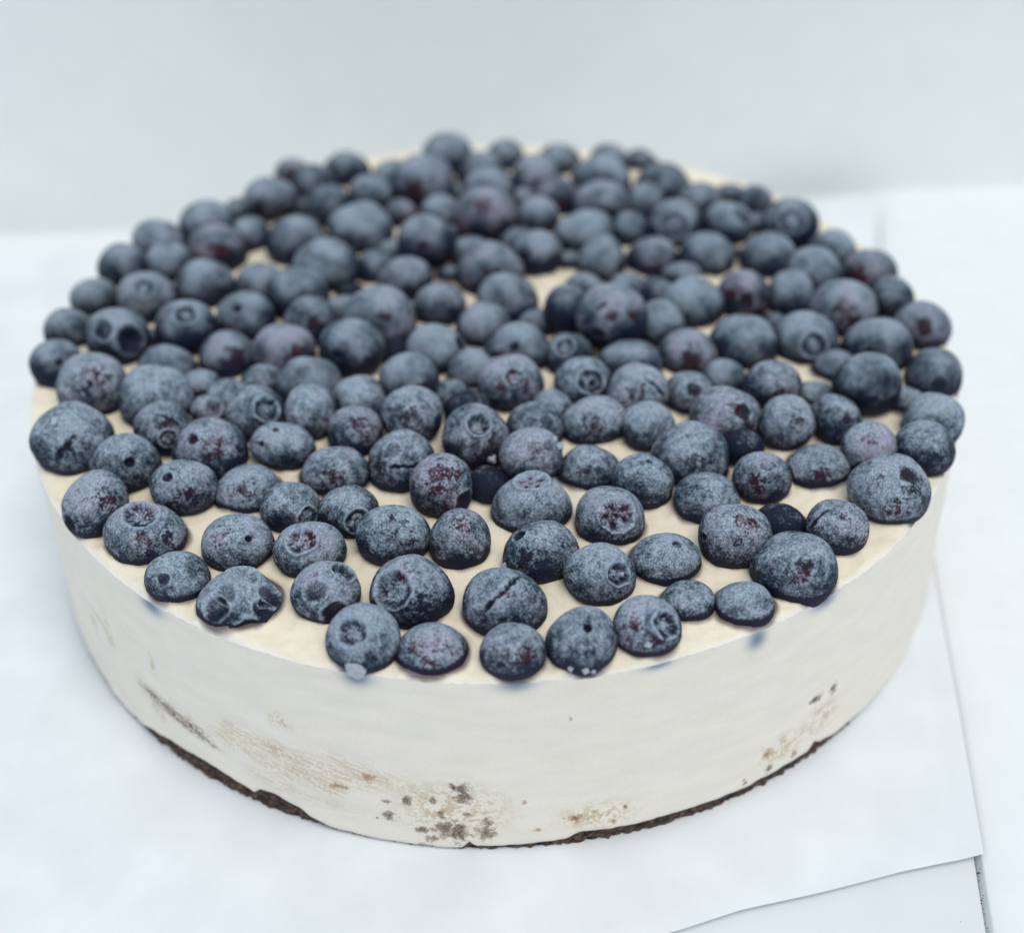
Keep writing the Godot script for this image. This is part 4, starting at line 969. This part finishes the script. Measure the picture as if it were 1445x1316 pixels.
	berry("small dull blue filler blueberry just in front and right of the peanut-shaped blueberry", Vector3(-27.71, 50.68, -47.96), Vector3(-30.4, 4.9, -3.4), Vector3(5.99, 5.39, 5.69), 2, 0.6, 0.2, [])
	berry("pale frosted blueberry just in front and left of the peanut-shaped blueberry", Vector3(-54.57, 55.12, -49.21), Vector3(-29.6, 9, -5.4), Vector3(8.68, 8.07, 8.37), 2, 0.32, 0.2, [["patch", Vector3(0.4, -0.1, 0.91), 0.3, 0.3]])
	berry("dull blue blueberry just left of the reddish back-left blueberry", Vector3(-93.59, 54.48, -51.37), Vector3(-29, 14.7, -8.2), Vector3(7.44, 6.92, 7.18), 2, 0.45, 0.25, [])
	berry("small dull blue filler blueberry just in front and right of the rosy-streaked blueberry", Vector3(6.9, 51.67, -52), Vector3(-30.1, -0.4, -0.7), Vector3(6.09, 5.48, 5.79), 2, 0.6, 0.2, [])
	berry("dark-ringed crown blueberry on the back right rim", Vector3(83.02, 56.24, -52.27), Vector3(-29.1, -11.9, -5.1), Vector3(8.07, 7.51, 7.79), 2, 0.42, 0.15, [["crown", Vector3(0, 0.2, 0.98), 0.46, 0.1, 0]])
	berry("long tilted oval blueberry at the back right of centre", Vector3(24.92, 54.06, -52.6), Vector3(-29.8, -3.2, 20.7), Vector3(8.75, 6.82, 7.78), 2, 0.36, 0.15, [])
	berry("small pale round blueberry beside the long tilted oval one", Vector3(38.42, 54.03, -54.57), Vector3(-29.6, -5.2, 1.6), Vector3(5.57, 5.58, 5.57), 2, 0.36, 0.05, [])
	berry("small dull blue blueberry just behind and right of the reddish back-left blueberry", Vector3(-68.72, 54.25, -55.4), Vector3(-29.2, 10.9, -6.3), Vector3(6, 5.58, 5.79), 2, 0.5, 0.15, [])
	berry("pale blueberry with a bite-like notch, back right", Vector3(65.63, 54.59, -55.42), Vector3(-29.3, -9.3, 3.6), Vector3(7.28, 6.77, 7.03), 2, 0.36, 0.05, [["dent", Vector3(0.6, 0.5, 0.62), 0.5, 0.2, 0.2]])
	berry("blueberry with a faint crown ring, back right", Vector3(51.32, 54.56, -55.65), Vector3(-29.4, -7.1, 2.6), Vector3(8.14, 7.57, 7.86), 2, 0.34, 0.1, [["crown", Vector3(-0.1, 0.1, 0.99), 0.5, 0.06, 0]])
	berry("peanut-shaped wide blueberry, two joined bulges, at the back", Vector3(-37.85, 53.73, -56.72), Vector3(-29.4, 6.3, 4), Vector3(9.68, 9, 9.34), 2, 0.35, 0.2, [["dent", Vector3(-0.1, 0.75, 0.65), 0.35, 0.1, 0]])
	berry("small dull blue filler blueberry just left of the rosy-streaked blueberry", Vector3(-11.44, 49.1, -58.11), Vector3(-30, 2.3, -2.1), Vector3(6.11, 5.5, 5.8), 2, 0.6, 0.2, [])
	berry("large blueberry with a rosy streak on its crown, back centre", Vector3(-2.23, 57.87, -58.25), Vector3(-29, 0.9, -1.4), Vector3(8.79, 8.17, 8.48), 2, 0.32, 0.75, [["patch", Vector3(-0.1, 0.35, 0.93), 0.4, 1]])
	berry("flattened dull blue blueberry just behind the reddish back-left blueberry", Vector3(-81.35, 55.28, -60.4), Vector3(-28.6, 12.6, -7.1), Vector3(8.42, 6.57, 7.5), 2, 0.5, 0.15, [])
	berry("small dull blue filler blueberry just behind and left of the crowned back-right rim blueberry", Vector3(75.55, 49.79, -60.57), Vector3(-29.4, -10.6, 4.3), Vector3(6.16, 5.54, 5.85), 2, 0.6, 0.2, [])
	berry("small dusty blue blueberry just right of the rosy-streaked blueberry", Vector3(12.52, 54.3, -62.59), Vector3(-29.1, -1.3, -0.3), Vector3(6.51, 6.08, 6.3), 2, 0.4, 0.25, [])
	berry("small purple-tinged blueberry just behind and right of the peanut-shaped blueberry", Vector3(-26.63, 53.89, -65.9), Vector3(-28.9, 4.5, -3.1), Vector3(4.81, 4.85, 4.83), 2, 0.6, 0.6, [])
	berry("pale frosted blueberry just behind and left of the small pale round blueberry", Vector3(30.62, 55.24, -66.26), Vector3(-28.8, -3.9, 1), Vector3(8.29, 7.71, 8), 2, 0.36, 0.3, [["patch", Vector3(0, -0.3, 0.95), 0.4, 0.5]])
	berry("small dusty blue blueberry just in front and right of the large back blueberry", Vector3(-15.27, 53.69, -66.83), Vector3(-28.9, 2.8, -2.3), Vector3(6.13, 5.7, 5.92), 2, 0.42, 0.1, [])
	berry("dusty blue blueberry just behind and left of the peanut-shaped blueberry", Vector3(-47.31, 55.22, -68.91), Vector3(-28.4, 7.5, -4.5), Vector3(7.24, 6.73, 6.98), 2, 0.38, 0.3, [])
	berry("small dusty blue blueberry just behind the small pale round blueberry", Vector3(43.48, 55.13, -69.41), Vector3(-28.5, -5.8, 1.8), Vector3(5.93, 5.51, 5.72), 2, 0.4, 0.1, [])
	berry("tilted pale blueberry, purple at one side, on the back left rim", Vector3(-64.63, 57.35, -70.45), Vector3(-28, 9.9, 9.4), Vector3(7.89, 6.35, 7.12), 2, 0.35, 0.35, [["patch", Vector3(-0.5, -0.2, 0.84), 0.4, 0.5]])
	berry("small dull blue blueberry, second one behind and right of the notched blueberry", Vector3(75.24, 53.2, -70.68), Vector3(-28.4, -10.3, 4), Vector3(5.74, 5.34, 5.54), 2, 0.6, 0.2, [])
	berry("small dull blue blueberry just behind the notched blueberry", Vector3(59.75, 53.76, -71.05), Vector3(-28.4, -8.1, 2.9), Vector3(6.4, 5.95, 6.17), 2, 0.45, 0.2, [])
	berry("dusty blue blueberry just behind the rosy-streaked blueberry", Vector3(-1.41, 56.66, -73.63), Vector3(-28.2, 0.8, -1.3), Vector3(7.95, 7.39, 7.67), 2, 0.4, 0.1, [])
	berry("purple-tinged blueberry just in front and left of the pitted back blueberry", Vector3(18.06, 54.28, -73.75), Vector3(-28.4, -2, 0), Vector3(6.87, 6.39, 6.63), 2, 0.5, 0.6, [["patch", Vector3(0.2, -0.2, 0.96), 0.4, 0.8]])
	berry("small dull blue filler blueberry just left of the tilted back-left rim blueberry", Vector3(-74.12, 50.73, -74.02), Vector3(-28.4, 11.2, -6.3), Vector3(5.73, 5.16, 5.45), 2, 0.6, 0.2, [])
	berry("small dull blue filler blueberry just behind and right of the tilted back-left rim blueberry", Vector3(-56.32, 50.7, -74.37), Vector3(-28.5, 8.7, -5.1), Vector3(5.27, 4.74, 5), 2, 0.6, 0.2, [])
	berry("dull blue blueberry just left of the large back blueberry", Vector3(-35.64, 54.29, -77.25), Vector3(-28.1, 5.7, -3.6), Vector3(6.91, 6.43, 6.67), 2, 0.45, 0.15, [])
	berry("small dull blue filler blueberry just behind and right of the rosy-streaked blueberry", Vector3(8.11, 50.58, -77.69), Vector3(-28.6, -0.6, -0.6), Vector3(5.45, 4.91, 5.18), 2, 0.6, 0.2, [])
	berry("small dull blue filler blueberry, second one behind the notched blueberry", Vector3(69.34, 50.46, -78.34), Vector3(-28.3, -9.3, 3.5), Vector3(5.31, 4.78, 5.05), 2, 0.6, 0.2, [])
	berry("large blueberry, purple on its left, perched near the back rim", Vector3(-20.68, 56.92, -79.13), Vector3(-27.8, 3.5, -2.6), Vector3(9.36, 8.7, 9.03), 2, 0.35, 0.55, [["patch", Vector3(-0.3, -0.2, 0.93), 0.5, 0.8]])
	berry("dull blue blueberry just right of the pitted back blueberry", Vector3(49.82, 53.5, -80.33), Vector3(-28, -6.5, 2.1), Vector3(8.3, 7.72, 8.01), 2, 0.5, 0.05, [])
	berry("small dull blue filler blueberry just right of the large back blueberry", Vector3(-9.4, 49.74, -80.99), Vector3(-28.5, 1.9, -1.8), Vector3(6.05, 5.45, 5.75), 2, 0.6, 0.2, [])
	berry("broad pale blueberry with a small dark pit near the back rim", Vector3(31.61, 54.62, -82.21), Vector3(-27.9, -3.9, 0.9), Vector3(9.21, 8.57, 8.89), 2, 0.35, 0.1, [["pit", Vector3(0.25, 0.05, 0.97), 0.17, 0.06]])
	berry("dusty blue blueberry, second one behind and right of the tilted back-left rim blueberry", Vector3(-53.05, 53.93, -84.19), Vector3(-27.6, 8, -4.7), Vector3(7, 6.51, 6.75), 2, 0.42, 0.15, [])
	berry("purple-tinged blueberry just left of the pitted back blueberry", Vector3(12.42, 53.74, -87.92), Vector3(-27.7, -1.2, -0.4), Vector3(7.5, 6.97, 7.24), 2, 0.4, 0.5, [["patch", Vector3(0.1, -0.4, 0.91), 0.35, 0.8]])
	berry("dusty blue blueberry just behind and left of the large back blueberry", Vector3(-30.16, 52.65, -89.48), Vector3(-27.6, 4.7, -3.1), Vector3(6.62, 6.15, 6.39), 2, 0.42, 0.1, [])
	berry("dull blue blueberry just in front and right of the hindmost blueberry", Vector3(-4.07, 53.65, -90.83), Vector3(-27.5, 1.1, -1.4), Vector3(7.54, 7.01, 7.27), 2, 0.45, 0.1, [])
	berry("small purple-tinged blueberry just behind the tilted back-left rim blueberry", Vector3(-60.6, 53.28, -93.15), Vector3(-27.2, 8.9, -5), Vector3(5.28, 4.91, 5.09), 2, 0.6, 0.7, [["patch", Vector3(0, 0, 1), 0.6, 0.6]])
	berry("dull blue blueberry just left of the hindmost blueberry", Vector3(-44.65, 52.86, -93.94), Vector3(-27.3, 6.7, -4), Vector3(7.36, 6.84, 7.1), 2, 0.55, 0.15, [])
	berry("small dull blue blueberry just behind the pitted back blueberry", Vector3(34.82, 54.58, -95.97), Vector3(-27.1, -4.2, 1), Vector3(5.98, 5.56, 5.77), 2, 0.55, 0.15, [])
	berry("dull blue blueberry just behind and left of the pitted back blueberry", Vector3(19.95, 52.96, -98.29), Vector3(-27.2, -2.2, 0.1), Vector3(6.71, 6.24, 6.48), 2, 0.5, 0.15, [])
	berry("small dull blue filler blueberry just behind and right of the pitted back blueberry", Vector3(44.11, 50.7, -100.13), Vector3(-27.2, -5.4, 1.6), Vector3(5.9, 5.31, 5.61), 2, 0.6, 0.2, [])
	berry("hindmost blueberry at the top of the back rim", Vector3(-13.86, 54.39, -100.82), Vector3(-26.9, 2.4, -2), Vector3(7.89, 7.34, 7.61), 2, 0.5, 0.15, [])
	berry("small dull blue blueberry just right of the hindmost blueberry", Vector3(3.29, 53.54, -101.04), Vector3(-27, 0.1, -1), Vector3(6.04, 5.62, 5.83), 2, 0.5, 0.1, [])
